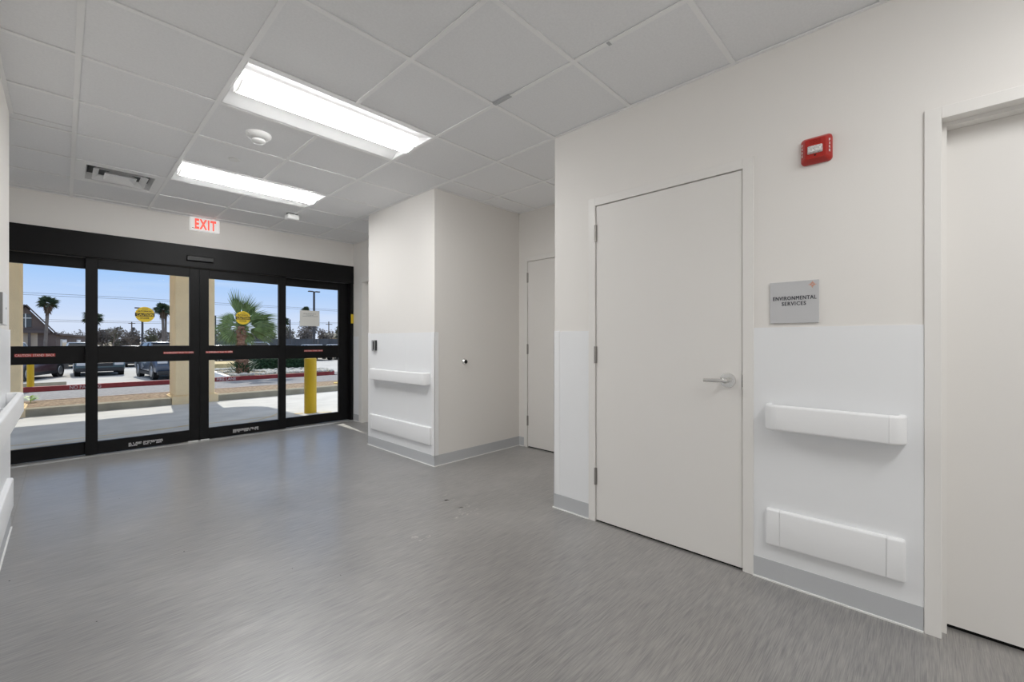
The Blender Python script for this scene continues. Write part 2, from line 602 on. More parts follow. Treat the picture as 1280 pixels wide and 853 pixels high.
# main runners along Y, cross tees along X, wall angles
TW = 0.0125
for i in range(-1, 7):
    x = GX + i * P_
    t = MB()
    hit = False
    for b0, b1, c0, c1 in bands:
        if c0 + 0.03 < x < c1 - 0.03:
            cuts = [(GY + lj * P_ + TW, GY + (lj + 1) * P_ - TW) for li, lj in lights if li + 1 == i]
            a = b0
            for k0, k1 in sorted(c for c in cuts if c[1] > b0 and c[0] < b1):
                if k0 > a:
                    t.box(x - TW, x + TW, a, k0, ZC, ZC + 0.0055)
                a = k1
            if b1 > a:
                t.box(x - TW, x + TW, a, b1, ZC, ZC + 0.0055)
            hit = True
    if hit:
        make('main_runner', t, M_TEE, CEIL)
for j in range(-14, 7):
    y = GY + j * P_
    for b0, b1, c0, c1 in bands:
        if b0 + 0.02 < y < b1 - 0.02 or (j == -1 and b0 < 0):
            segs = [(GX + i * P_, GX + (i + 1) * P_, i) for i in range(-2, 7)]
            for s0, s1, i in segs:
                a0, a1 = max(s0 + TW, c0), min(s1 - TW, c1)
                if a1 - a0 > 0.03:
                    make('cross_tee', bx(a0, a1, y - TW, y + TW, ZC + 0.0003, ZC + 0.0055), M_TEE, CEIL)
t = MB()
aw = 0.019
t.box(XR - aw, XR, YN, YA0, ZC - 0.0005, ZC + 0.005)
t.box(XL, XL + aw, YN, 4.30, ZC - 0.0005, ZC + 0.005)
t.box(XR - aw, XR, YA1, YP, ZC - 0.0005, ZC + 0.005)
t.box(XR - aw, XA, YA1 - aw, YA1, ZC - 0.0005, ZC + 0.005)
t.box(XA - aw, XA, YA0, YA1, ZC - 0.0005, ZC + 0.005)
t.box(XR, XA, YA0, YA0 + aw, ZC - 0.0005, ZC + 0.005)
t.box(XRR - aw, XRR, YP, YB - 0.06, ZC - 0.0005, ZC + 0.005)
t.box(XRL, XRR, YB - 0.06 - aw, YB - 0.06, ZC - 0.0005, ZC + 0.005)
t.box(XRL, XL, 4.30, 4.30 + aw, ZC - 0.0005, ZC + 0.005)
make('wall_angle', t, M_TEE, CEIL)
make('splice_clip', bx(1.858, 1.888, 1.815, 1.955, ZC - 0.004, ZC - 0.0002, bevel=0.001, seg=1).box(1.864, 1.870, 1.82, 1.95, ZC - 0.006, ZC - 0.004), MATS['grey_rubber_base'], CEIL)
make('splice_clip', bx(1.872, 1.900, 1.135, 1.150, ZC - 0.003, ZC - 0.0002), MATS['grey_rubber_base'], CEIL)

# ---- skirting, wainscot, corner guards
BH = 0.105


def baseboard(name, rects, caulk, label):
    t = MB()
    for r in rects:
        t.box(*r, 0.006, BH)
    o = structure(name, t, M_BASE, label)
    q = MB()
    for r in caulk:
        q.box(*r, 0.0, 0.007)
    make('caulk_strip', q, M_CAULK, o)
    return o


bt = 0.006
ct = 0.013
baseboard('baseboard_right', [(XR - bt, XR, 0.010, 0.652), (XR - bt, XR, 1.668, YA0 + bt), (XR, XA, YA0, YA0 + bt)],
          [(XR - ct, XR, 0.010, 0.652), (XR - ct, XR, 1.668, YA0 + ct), (XR, XA, YA0, YA0 + ct)], 'grey rubber base along the right wall')
baseboard('baseboard_pier', [(XR - bt, XR, YA1 - bt, YP + bt), (XR, XA, YA1 - bt, YA1), (XA - bt, XA, 3.362, YA1 - bt), (XR, XRR, YP, YP + bt)],
          [(XR - ct, XR, YA1 - ct, YP + ct), (XR, XA, YA1 - ct, YA1), (XA - ct, XA, 3.362, YA1 - ct), (XR, XRR, YP, YP + ct)],
          'grey rubber base around the projecting wall block')
baseboard('baseboard_left', [(XL, XL + bt, YN, 4.30 + bt), (XRL, XL, 4.30, 4.30 + bt)], [(XL, XL + ct, YN, 4.30 + ct), (XRL, XL, 4.30, 4.30 + ct)],
          'grey rubber base along the left wall')
baseboard('baseboard_vestibule', [(XRR - bt, XRR, 6.165, 6.345)], [(XRR - ct, XRR, 6.165, 6.345)], 'short grey rubber base beside the glass entrance')
wt = 0.004
make('wainscot_panel', bx(XR - wt, XR, 0.0085, 0.655, BH, ZW), M_WAINSCOT, WALL_R)
make('wainscot_panel', bx(XR - wt, XR, 1.665, YA0 - 0.03, BH, ZW), M_WAINSCOT, WALL_R)
make('wainscot_panel', bx(XR - wt, XR, YA1 + 0.02, 3.9435, BH, 1.306), M_WAINSCOT, WALL_P)
make('wainscot_panel', bx(XR - wt, XR, 3.9450, YP - 0.02, BH, 1.306), M_WAINSCOT, WALL_P)
make('wainscot_panel', bx(XL, XL + wt, YN, 4.27, BH, ZW), M_WAINSCOT, WALL_L)
make('wainscot_panel', bx(XRR - wt, XRR, 6.165, 6.345, BH, ZW), M_WAINSCOT, WALL_V)


def corner_guard(parent, x, y, sx, sy, z0, z1, leg=0.046):
    """angle hugging an outside corner; sx, sy point out of the two faces"""
    t = MB()
    th = 0.006
    xo = x + sx * th
    yo = y + sy * th
    t.box(min(x, xo), max(x, xo), min(yo, y - sy * leg), max(yo, y - sy * leg), z0, z1, bevel=0.002, seg=1)
    t.box(min(xo, x - sx * leg), max(xo, x - sx * leg), min(y, yo), max(y, yo), z0, z1, bevel=0.002, seg=1)
    return make('corner_guard', t, M_RAIL, parent)


corner_guard(WALL_R, XR, YA0, -1, 1, BH - 0.005, ZW + 0.004)
corner_guard(WALL_P, XR, YA1, -1, -1, BH - 0.005, 1.308)
corner_guard(WALL_P, XR, YP, -1, 1, BH - 0.005, 1.315)
corner_guard(WALL_L, XL, 4.30, 1, 1, BH - 0.005, ZW + 0.004)


# ---- doors
def hinge(parent, x, y, zc):
    h = make('hinge', MB().cyl((x - 0.006, y, zc - 0.057), (x - 0.006, y, zc + 0.057), 0.0075, n=10)
             .box(x - 0.003, x + 0.004, y - 0.012, y + 0.012, zc - 0.056, zc + 0.056), M_HINGE, parent, 'grey steel butt hinge', smooth=True)
    return h


def flush_door(name, X, y0, y1, label, hinge_y, frame_out=0.008, show_top=True):
    root = empty(name, (X, (y0 + y1) / 2, 0), label, kind='structure')
    fw = 0.052
    t = MB()
    t.box(X - frame_out, X + 0.12, y1 + 0.003, y1 + 0.003 + fw, 0, DZ + fw, bevel=0.0015, seg=1)
    t.box(X - frame_out, X + 0.12, y0 - 0.003 - fw, y0 - 0.003, 0, DZ + fw, bevel=0.0015, seg=1)
    t.box(X - frame_out, X + 0.12, y0 - 0.003, y1 + 0.003, DZ - 0.001, DZ + fw, bevel=0.0015, seg=1)
    make('frame', t, M_FRAME, root)
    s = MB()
    s.box(X + 0.056, X + 0.075, y0 - 0.003, y1 + 0.003, 0.0, DZ)  # near-black sheet puts painted shade into the slits around the leaf
    make('stop', s, M_DARK, root, 'black sheet painting the shade behind the door edge')
    make('leaf', bx(X + 0.001, X + 0.046, y0 + 0.001, y1 - 0.001, 0.012, DZ - 0.005, bevel=0.0012, seg=1), M_DOOR, root)
    for z in (1.947, 1.127, 0.306):
        hinge(root, X, hinge_y, z)
    return root


d1 = flush_door('door_1', XR, D1[0], D1[1], 'closed off-white flush door with a lever handle beside the room sign', D1[1] + 0.003)
h = make('handle', MB().lathe([(0.040, 0.0), (0.0405, 0.005), (0.038, 0.010), (0.024, 0.011)], (XR + 0.001, 0.777, 1.007), (-1, 0, 0), 28), M_STEEL, d1,
         'satin steel round rose with lever', smooth=True)
make('spindle', MB().lathe([(0.013, 0), (0.012, 0.03), (0.014, 0.042), (0.013, 0.052), (0.006, 0.056)], (XR - 0.008, 0.777, 1.007), (-1, 0, 0), 18), M_STEEL, h, smooth=True)
lv = MB()
lv.tube([(XR - 0.052, 0.772, 1.007), (XR - 0.054, 0.80, 1.007), (XR - 0.056, 0.84, 1.006), (XR - 0.057, 0.885, 1.005)], [0.011, 0.0105, 0.0105, 0.010], 12)
make('lever', lv, M_STEEL, h, smooth=True)
make('strike_plate', bx(XR - 0.0092, XR - 0.0078, D1[0] - 0.018, D1[0] - 0.004, 0.95, 1.065), M_FRAME, d1)
make('latch', bx(XR - 0.004, XR + 0.02, D1[0] - 0.0022, D1[0] + 0.0005, 0.975, 1.04), M_DARK, d1)

d3 = flush_door('door_3', XA, D3[0], D3[1], 'closed off-white door at the back of the alcove', D3[1] + 0.003)

# door_2: leaf set deep behind the stop
d2 = empty('door_2', (XR, -0.5, 0), 'wide off-white door in a deep frame cut by the right edge', kind='structure')
t = MB()
y0, y1 = D2
for a, b in ((y1 + 0.011, y1 + 0.063), (y0 - 0.063, y0 - 0.011)):
    t.box(XR - 0.010, XR + 0.16, a, b, 0, DZ + 0.045, bevel=0.0015, seg=1)
t.box(XR - 0.010, XR + 0.16, y0 - 0.011, y1 + 0.011, DZ - 0.004, DZ + 0.045, bevel=0.0015, seg=1)
make('frame', t, M_FRAME, d2)
s = MB()
s.box(XR + 0.05, XR + 0.108, y1 - 0.005, y1 + 0.011, 0, DZ - 0.004)
s.box(XR + 0.05, XR + 0.108, y0 - 0.011, y0 + 0.005, 0, DZ - 0.004)
s.box(XR + 0.05, XR + 0.108, y0 + 0.005, y1 - 0.005, DZ - 0.020, DZ - 0.004)
make('stop', s, M_FRAME, d2)
make('leaf', bx(XR + 0.110, XR + 0.154, y0 - 0.008, y1 + 0.008, 0.016, DZ - 0.008), M_DOOR, d2)
make('gap_shade_strip', bx(XR + 0.118, XR + 0.15, y0 - 0.008, y1 + 0.008, 0.0005, 0.0155), M_DARK, d2)  # near-black strip paints the shade under the leaf
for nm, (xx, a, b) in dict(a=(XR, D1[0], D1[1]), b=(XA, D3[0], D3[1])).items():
    make('gap_shade_strip', bx(xx + 0.012, xx + 0.044, a, b, 0.0005, 0.0115), M_DARK, d1 if nm == 'a' else d3)  # same painted shade below the two flush doors

# door_4 in the short side wall beside the entrance: painted frame, leaf seen at a slant
d4 = empty('door_4', (XRR, 5.6, 0), 'off-white door frame seen at a slant beside the glass entrance', kind='structure')
t = MB()
t.box(XRR - 0.012, XRR + 0.15, D4[1] - 0.005, D4[1] + 0.10, 0, 2.17, bevel=0.002, seg=1)
t.box(XRR - 0.012, XRR + 0.15, D4[0] - 0.10, D4[0] + 0.005, 0, 2.17, bevel=0.002, seg=1)
t.box(XRR - 0.012, XRR + 0.15, D4[0] + 0.005, D4[1] - 0.005, 2.095, 2.17, bevel=0.002, seg=1)
make('frame', t, M_FRAME, d4)
make('leaf', bx(XRR + 0.09, XRR + 0.134, D4[0] + 0.005, D4[1] - 0.005, 0.012, 2.095), M_DOOR, d4)

# ---- weld seams in the vinyl and the threshold strip
def seam(x0, x1, y0, y1):
    return bx(x0, x1, y0, y1, 0.0, 0.0006)


FL = bpy.data.objects['floor']
M_SEAM = mat('seam_weld', (0.36, 0.35, 0.34), 0.5)
make('weld_seam', seam(XR - 0.002, XR + 0.002, YA0 + 0.02, YA1 - 0.02), M_SEAM, FL)
make('weld_seam', seam(XL + 0.004, XL + 0.010, 4.33, 6.33), M_SEAM, FL)
make('weld_seam', seam(XR - 0.0015, XR + 0.0015, -0.95, -0.07), M_SEAM, FL)
M_SCUFF = mat('plaster_scuff', (0.46, 0.445, 0.43), 0.7, vary=(60, 0.3))
sc = MB()
for cx, cy, n, sp in ((2.03, 2.63, 7, 0.035), (1.96, 2.36, 12, 0.05), (2.04, 2.44, 6, 0.03), (1.55, 2.28, 5, 0.05), (2.10, 2.75, 3, 0.02)):
    for _ in range(n):
        x, y, r = cx + random.gauss(0, sp), cy + random.gauss(0, sp * 0.6), random.uniform(0.005, 0.018)
        k = 7
        sc.poly([(x + r * 1.7 * math.cos(2 * PI * q / k) * random.uniform(0.6, 1), y + r * math.sin(2 * PI * q / k) * random.uniform(0.5, 1), 0.0007) for q in range(k)])
make('plaster_scuffs', sc, M_SCUFF, FL, kind='stuff')
sc = MB()
for x, y, r in ((0.484, 3.10, .004), (-0.19, 3.36, .004), (0.75, 3.9, .003), (1.0, 2.2, .003), (-0.05, 4.3, .003), (0.3, 4.5, .003), (0.85, 2.45, .003), (0.1, 2.6, .003), (1.9, 5.2, .004), (1.75, 5.3, .005), (2.8, 5.2, .005)):
    sc.poly([(x + r * math.cos(2 * PI * q / 6), y + r * math.sin(2 * PI * q / 6), 0.0007) for q in range(6)])
make('specks', sc, M_DARK, FL, kind='stuff')

# ================================================================== AUTOMATIC GLASS ENTRANCE
E = empty('door_5', (1.143, YB, 0), 'black framed automatic sliding glass entrance at the end of the corridor', kind='structure')
XM = 1.143
header = MB().box(XRL, XRR - 0.004, 6.335, 6.55, 2.105, 2.362, bevel=0.003, seg=1)
make('header', header, M_BLACK, E)
make('header_groove', bx(XRL, XRR - 0.004, 6.3335, 6.337, 2.098, 2.110), M_DARK, E)
make('side_jamb', bx(3.045, XRR - 0.004, 6.345, 6.55, 0.0, 2.105), M_BLACK, E)
make('side_jamb', bx(XRL, -0.765, 6.345, 6.55, 0.0, 2.105), M_BLACK, E)
make('threshold', MB().prism([(6.315, 0.0), (6.335, 0.012), (6.56, 0.012), (6.58, 0.0)], 'x', XRL, XRR - 0.004), M_SILL, E)


def panel(kind, x0, x1, gx0, gx1, y, gz):
    """framed glass panel: outer x0..x1, glass gx0..gx1; gz = (bottom glass, mid low, mid high, top glass)"""
    zb, zm0, zm1, zt = gz
    th = 0.022
    p = empty(kind, (0, 0, 0))
    p.location = (0, 0, 0)
    bpy.context.view_layer.update()
    p.parent = E
    p.location = Vector(((x0 + x1) / 2, y, 0)) - Vector((1.143, YB, 0))
    WL[p.name] = Vector(p.location)
    z0, z1 = 0.016, 2.10
    for a, b in ((x0, gx0), (gx1, x1)):
        make('stile', bx(a, b, y - th, y + th, z0, z1, bevel=0.002, seg=1), M_BLACK, p)
    for a, b, nm in ((z0, zb, 'bottom_rail'), (zm0, zm1, 'middle_rail'), (zt, z1, 'top_rail')):
        make(nm, bx(gx0, gx1, y - th + 0.002, y + th - 0.002, a, b, bevel=0.002, seg=1), M_BLACK, p)
    for a, b in ((zb, zm0), (zm1, zt)):
        make('pane', bx(gx0 - 0.004, gx1 + 0.004, y - 0.003, y + 0.003, a - 0.004, b + 0.004), M_GLASS, p)
    return p


YS, YF = 6.385, 6.445
GZ = (0.150, 0.985, 1.165, 1.990)
pl = panel('fixed_panel', -0.765, 0.235, -0.690, 0.163, YF, (0.150, 0.985, 1.168, 1.988))
sl = panel('sliding_panel', 0.160, 1.1415, 0.254, 1.047, YS, GZ)
sr = panel('sliding_panel', 1.1445, 2.125, 1.240, 2.034, YS, GZ)
pr_ = panel('fixed_panel', 2.052, 3.045, 2.125, 2.893, YF, (0.145, 0.972, 1.155, 1.990))


def strip_label(parent, text, x0, x1, zc, hh, y, name='warning_label'):
    a = make(name, bx(x0, x1, y - 0.0008, y, zc - hh / 2, zc + hh / 2), M_STICKRED, parent, 'small red label reading ' + text)
    return a


def add_text(parent, me, m, name='lettering', label=None):
    return make(name, me, m, parent, label)


FX = (1, 0, 0)
UP = (0, 0, 1)
fy = YF - 0.0225
sy = YS - 0.0225


def warning(panel_, text, xc, zc, wd, ht, y):
    t = MB().box(xc - wd / 2, xc + wd / 2, y - 0.001, y, zc - ht / 2, zc + ht / 2)
    me = text_mesh(text, wd * 0.97, ht * 0.80, (xc, y - 0.0011, zc), FX, UP, 0.0005)
    # print and its backing are one sticker: two materials in one mesh
    m2 = bpy.data.meshes.new('sticker')
    t.b.to_mesh(m2)
    t.b.free()
    b = bmesh.new()
    b.from_mesh(m2)
    for f in b.faces:
        f.material_index = 0
    nb = len(b.faces)
    b.from_mesh(me)
    b.faces.ensure_lookup_table()
    for f in b.faces[nb:]:
        f.material_index = 1
    m3 = bpy.data.meshes.new('warning_sticker')
    b.to_mesh(m3)
    b.free()
    m3.transform(Matrix.Translation(-world_of(panel_)))
    m3.materials.append(M_STICKRED)
    m3.materials.append(M_STICKTXT)
    o = bpy.data.objects.new('warning_sticker', m3)
    link(o, panel_)
    o['label'] = 'thin red sticker reading ' + text
    return o


warning(pl, 'CAUTION  STAND  BACK', -0.195, 1.077, 0.275, 0.030, fy + 0.002)
warning(sl, 'IN EMERGENCY PUSH TO OPEN', 0.945, 1.083, 0.285, 0.024, sy)
warning(sr, 'IN EMERGENCY PUSH TO OPEN', 1.350, 1.083, 0.285, 0.024, sy)
warning(pr_, 'CAUTION  STAND  BACK', 2.520, 1.079, 0.265, 0.024, fy + 0.002)


def small_print(panel_, xc, zc, y):
    """two lines of print too small to read: rows of short bars"""
    t = MB()
    random.seed(int(xc * 100))
    for row, (z, h0) in enumerate(((zc + 0.013, 0.013), (zc - 0.001, 0.009), (zc - 0.015, 0.011))):
        x = xc - 0.145
        while x < xc + 0.14:
            wd = random.uniform(0.006, 0.013)
            gap = 0.003 if random.random() < 0.82 else 0.016
            if not (row == 2 and (abs(x - xc + 0.05) < 0.02 or abs(x - xc - 0.06) < 0.02)):
                t.box(x, x + wd, y - 0.0008, y, z - h0 / 2, z + h0 / 2)
            x += wd + gap
    return make('small_print', t, M_WHITETXT, panel_, 'tiny white print on the bottom rail', kind='stuff')


small_print(sl, 0.645, 0.072, sy)
small_print(sr, 1.640, 0.072, sy)


def caution(panel_, xc, zc, r=0.086):
    y = YS - 0.0035
    o = make('caution_decal', disc(MB(), (xc, y, zc), r, (0, -1, 0), 36, 0.0008), M_YELLOW, panel_, 'round yellow decal reading AUTOMATIC CAUTION DOOR')
    b = MB().box(xc - r * 0.99, xc + r * 0.99, y - 0.0016, y - 0.0008, zc - 0.022, zc + 0.016)
    bm2 = b
    for s, wd, ht, dz, mm in (('AUTOMATIC', 0.125, 0.017, 0.036, M_YBLACK), ('DOOR', 0.078, 0.017, -0.041, M_YBLACK)):
        me = heavy_text(s, wd, ht, (xc, y - 0.0009, zc + dz), FX, UP, 0.0006, grow=0.0008).b
        tm = bpy.data.meshes.new('print')
        me.to_mesh(tm)
        me.free()
        bm2.b.from_mesh(tm)
        bpy.data.meshes.remove(tm)
    # small upper line
    bm2.box(xc - 0.028, xc + 0.028, y - 0.0016, y - 0.0008, zc + 0.060, zc + 0.064)
    return o, bm2, y


for pan, xc in ((sl, 0.640), (sr, 1.612)):
    o, b, y = caution(pan, xc, 1.520)
    me0 = bpy.data.meshes.new('decal_print')
    b.b.to_mesh(me0)
    b.b.free()
    # the decal keeps everything on one thin disc: yellow ground, black band and print, pale CAUTION
    bb = bmesh.new()
    bb.from_mesh(o.data)
    wv = world_of(pan)
    me0.transform(Matrix.Translation(-wv))
    n0 = len(bb.faces)
    bb.from_mesh(me0)
    bb.faces.ensure_lookup_table()
    for f in bb.faces[n0:]:
        f.material_index = 1
    n1 = len(bb.faces)
    me1 = text_mesh('CAUTION', 0.145, 0.028, (xc, y - 0.0017, 1.517), FX, UP, 0.0005, bold=0.02)
    me1.transform(Matrix.Translation(-wv))
    bb.from_mesh(me1)
    bb.faces.ensure_lookup_table()
    for f in bb.faces[n1:]:
        f.material_index = 0
    bb.to_mesh(o.data)
    bb.free()
    o.data.materials.append(M_YBLACK)
# motion sensor on the header, locks, end decal
make('motion_sensor', bx(1.012, 1.285, 6.300, 6.336, 2.178, 2.238, bevel=0.008).box(1.125, 1.160, 6.2985, 6.301, 2.203, 2.213), M_BLACKGLOSS, E, 'slim black motion sensor bar')
make('edge_label', bx(3.0455, 3.0835, 6.338, 6.3455, 1.49, 1.63), M_YELLOW, E, 'yellow label on the right jamb')
make('lock_bar', bx(0.169, 0.176, 6.355, 6.363, 1.03, 1.10), M_BLACKGLOSS, E)
make('floor_guide', MB().box(1.03, 1.13, 6.340, 6.360, 0.012, 0.022).box(1.155, 1.24, 6.340, 6.360, 0.012, 0.022), M_WHITEPL, E, 'white floor guide under the meeting stiles')

# paper taped to the right pane
pn = make('paper_notice', bx(2.335, 2.612, YF - 0.0050, YF - 0.0035, 1.435, 1.660), M_PAPER, None,
          'white paper notice taped to the upper glass of the rightmost entrance panel', 'notice')
t = MB()
random.seed(5)
for z, x0, x1 in ((1.612, 2.385, 2.56), (1.594, 2.42, 2.53), (1.577, 2.375, 2.585)):
    x = x0
    while x < x1:
        wd = random.uniform(0.012, 0.03)
        t.box(x, min(x + wd, x1), YF - 0.0056, YF - 0.0050, z - 0.004, z + 0.004)
        x += wd + 0.006
make('faint_print', t, M_INK, pn, 'three faint lines of unreadable print', kind='stuff')


# ================================================================== WALL RAILS
def handrail(side, wx, y0, y1, z0, z1, label, group=None, out=0.080):
    """vinyl handrail on a wall whose face is x=wx; side=-1 stands out to -x"""
    s = side
    root = empty('handrail', (wx, (y0 + y1) / 2, z0), label, 'handrail', group)
    th = 0.030
    xo = wx + s * out
    xi = wx + s * (out - th)
    R = 0.055
    r2 = 0.012

    def prof(n=4):
        # cross-section across (outward distance, z) with rounded outer edges
        pts = []
        for cx, cz, a0 in ((out - r2, z1 - r2, 0), (out - th + r2, z1 - r2, 90), (out - th + r2, z0 + r2, 180), (out - r2, z0 + r2, 270)):
            for k in range(n + 1):
                a = math.radians(a0 + 90 * k / n)
                pts.append((cx + r2 * math.cos(a), cz + r2 * math.sin(a)))
        return pts
    c = MB()
    pts = [((wx + s * d), z) for d, z in prof()]
    c.prism([(z, x) for x, z in pts], 'y', y0 + R + 0.0008, y1 - R - 0.0008)
    make('cover', c, M_RAIL, root, smooth=True)
    for end, sg in ((y0, 1), (y1, -1)):
        m = MB()
        rings = []
        nseg = 7
        for k in range(nseg + 2):
            if k <= nseg:
                a = PI / 2 * k / nseg
                cy = end + sg * R
                # sweep: straight along y, bends to meet the wall
                ring = []
                for d, z in prof():
                    rr = R - (out - d)
                    rr = max(rr, 0.004)
                    ring.append((wx + s * ((out - R) + rr * math.cos(a)), cy - sg * rr * math.sin(a), z))
            else:
                ring = []
                for d, z in prof():
                    rr = max(R - (out - d), 0.004)
                    ring.append((wx + s * 0.001, end + sg * R - sg * rr, z))
            rings.append([m.b.verts.new(p) for p in ring])
        kk = len(rings[0])
        for a, b in zip(rings, rings[1:]):
            for q in range(kk):
                m.b.faces.new((a[q], a[(q + 1) % kk], b[(q + 1) % kk], b[q]))
        m.b.faces.new(rings[0])
        m.b.faces.new(rings[-1][::-1])
        bmesh.ops.recalc_face_normals(m.b, faces=list(m.b.faces))
        make('end_return', m, M_RAIL, root, smooth=True)
    nb = 2 if y1 - y0 < 2 else 5
    for k in range(nb):
        yb = y0 + (y1 - y0) * (k + 0.5) / nb if nb > 1 else (y0 + y1) / 2
        make('bracket', bx(min(wx, xi), max(wx, xi), yb - 0.02, yb + 0.02, z0 + 0.035, z1 - 0.035), M_RAIL, root)
    return root


def bumper(side, wx, y0, y1, z0, z1, label, out=0.026):
    s = side
    root = empty('bumper_rail', (wx, (y0 + y1) / 2, z0), label, 'bumper rail')
    cap = 0.062

    xa, xb = sorted((wx, wx + s * (out - 0.0012)))
    t = bmesh.new()
    bmesh.ops.create_cube(t, size=1.0, matrix=Matrix.Translation(((xa + xb) / 2, (y0 + y1) / 2, (z0 + z1) / 2)) @ Matrix.Diagonal((xb - xa, y1 - y0 - 2 * cap - 0.0022, z1 - z0 - 0.002, 1)))
    ed = [e for e in t.edges if all(abs(v.co.x - (wx + s * (out - 0.0012))) < 1e-5 for v in e.verts) and abs(e.verts[0].co.z - e.verts[1].co.z) < 1e-5]
    bmesh.ops.bevel(t, geom=ed, offset=0.010, segments=3, affect='EDGES', profile=0.5)
    m = MB()
    m._merge(t)
    make('cover', m, M_RAIL, root, smooth=True)
    for a, b, seam_y in ((y0, y0 + cap, y0 + cap), (y1 - cap, y1, y1 - cap)):
        xa, xb = sorted((wx, wx + s * out))
        t = bmesh.new()
        bmesh.ops.create_cube(t, size=1.0, matrix=Matrix.Translation(((xa + xb) / 2, (a + b) / 2, (z0 + z1) / 2)) @ Matrix.Diagonal((xb - xa, b - a, z1 - z0, 1)))
        ed = [e for e in t.edges if not all(abs(v.co.y - seam_y) < 1e-5 for v in e.verts) and not all(abs(v.co.x - wx) < 1e-5 for v in e.verts)]
        bmesh.ops.bevel(t, geom=ed, offset=0.011, segments=3, affect='EDGES', profile=0.5)
        m = MB()
        m._merge(t)
        make('end_cap', m, M_RAIL, root, smooth=True)
    return root


WR = XR - wt
handrail(-1, WR, 0.060, 0.590, 0.780, 0.905, 'short white handrail below the room sign on the right wall')
bumper(-1, WR, 0.064, 0.592, 0.190, 0.372, 'flat white bumper rail low under the short handrail by the room sign')
handrail(-1, WR, 3.515, 4.620, 0.783, 0.908, 'white handrail on the projecting wall block beyond the alcove')
bumper(-1, WR, 3.490, 4.690, 0.200, 0.375, 'flat white bumper rail low on the projecting wall block')
handrail(1, XL + wt, -2.0, 4.060, 0.780, 0.905, 'long white handrail at the left edge of the view', out=0.072)
bumper(1, XL + wt, -2.0, 4.105, 0.185, 0.372, 'flat white bumper rail low on the left wall')

# ================================================================== WALL DEVICES
# room sign
sg = make('room_sign', bx(XR - 0.010, XR, 0.370, 0.575, 1.308, 1.514, bevel=0.0015, seg=1), M_SIGN, None,
          'square grey room sign reading ENVIRONMENTAL SERVICES beside the lever-handled door', 'sign')
WLs = WL
NR = (0, -1, 0)      # reading direction on the right wall
xs = XR - 0.0101
make('lettering', heavy_text('ENVIRONMENTAL', 0.182, 0.0190, (xs, 0.470, 1.4315), NR, UP, 0.0007, space=1.12), M_SIGNTXT, sg, 'dark line of letters')
make('lettering', heavy_text('SERVICES', 0.102, 0.0190, (xs, 0.472, 1.4045), NR, UP, 0.0007, space=1.12), M_SIGNTXT, sg, 'dark line of letters')
t = MB()
ey, ez = 0.395, 1.492
for k in range(4):
    a = PI / 2 * k
    for q in (-1, 1):
        b = a + q * math.radians(24)
        d0, d1_ = (math.cos(b), math.sin(b)), (math.cos(a), math.sin(a))
        p = [(0.003, 0), (0.012, 0), (0.0105, 0.0022), (0.0035, 0.0022)]
        pts = []
        for u, v in p:
            pts.append((xs - 0.0006, ey - (u * math.cos(b) - v * math.sin(b)), ez + (u * math.sin(b) + v * math.cos(b))))
        t.poly(pts)
    p = [(0.004, -0.0006), (0.0165, -0.0008), (0.0165, 0.0008), (0.004, 0.0006)]
    t.poly([(xs - 0.0006, ey - (u * math.cos(a) - v * math.sin(a)), ez + (u * math.sin(a) + v * math.cos(a))) for u, v in p])
make('emblem', t, M_ORANGE, sg, 'small orange starburst emblem')

# fire alarm
AY0, AY1, AZ0, AZ1 = 0.318, 0.441, 2.068, 2.194
ac, az = (AY0 + AY1) / 2, (AZ0 + AZ1) / 2
al = empty('fire_alarm', (XR, ac, az), 'red fire alarm strobe with speaker holes high on the right wall', 'alarm')


def rrect(hw, hh, r, n=5):
    pts = []
    for cx, cy, a0 in ((hw - r, hh - r, 0), (-hw + r, hh - r, 90), (-hw + r, -hh + r, 180), (hw - r, -hh + r, 270)):
        for k in range(n + 1):
            a = math.radians(a0 + 90 * k / n)
            pts.append((cx + r * math.cos(a), cy + r * math.sin(a)))
    return pts


def loft(rings):
    m = MB()
    R = [[m.b.verts.new(p) for p in ring] for ring in rings]
    k = len(R[0])
    for a, b in zip(R, R[1:]):
        for q in range(k):
            m.b.faces.new((a[q], a[(q + 1) % k], b[(q + 1) % k], b[q]))
    m.b.faces.new(R[0][::-1])
    m.b.faces.new(R[-1])
    bmesh.ops.recalc_face_normals(m.b, faces=list(m.b.faces))
    return m


rings = []
for d, hw, hh, r in ((0, .0615, .063, .018), (0.012, .0615, .063, .018), (0.017, .058, .060, .017), (0.036, .045, .050, .012), (0.041, .040, .046, .010)):
    rings.append([(XR - d, ac - u, az + v) for u, v in rrect(hw, hh, r)])
make('body', loft(rings), M_RED, al, smooth=True)
rings = []
for d, hw, hh, r in ((0.039, .030, .0185, .004), (0.048, .029, .0175, .005), (0.056, .024, .013, .006)):
    rings.append([(XR - d, ac + 0.001 - u, az - 0.006 + v) for u, v in rrect(hw, hh, r, 3)])
make('strobe_lens', loft(rings), M_CLEAR, al, 'clear strobe lens', smooth=True)
t = MB()
for i in range(7):
    for j in range(4):
        t.cyl((XR - 0.0405, ac + 0.019 - i * 0.0062, az + 0.022 + j * 0.0055), (XR - 0.0416, ac + 0.019 - i * 0.0062, az + 0.022 + j * 0.0055), 0.0015, n=6)
make('speaker_hole', t, M_DARK, al, 'dark speaker holes', kind='stuff')
make('screw', MB().cyl((XR - 0.0400, ac + 0.001, az - 0.033), (XR - 0.0418, ac + 0.001, az - 0.033), 0.0042, n=8), M_DARK, al)
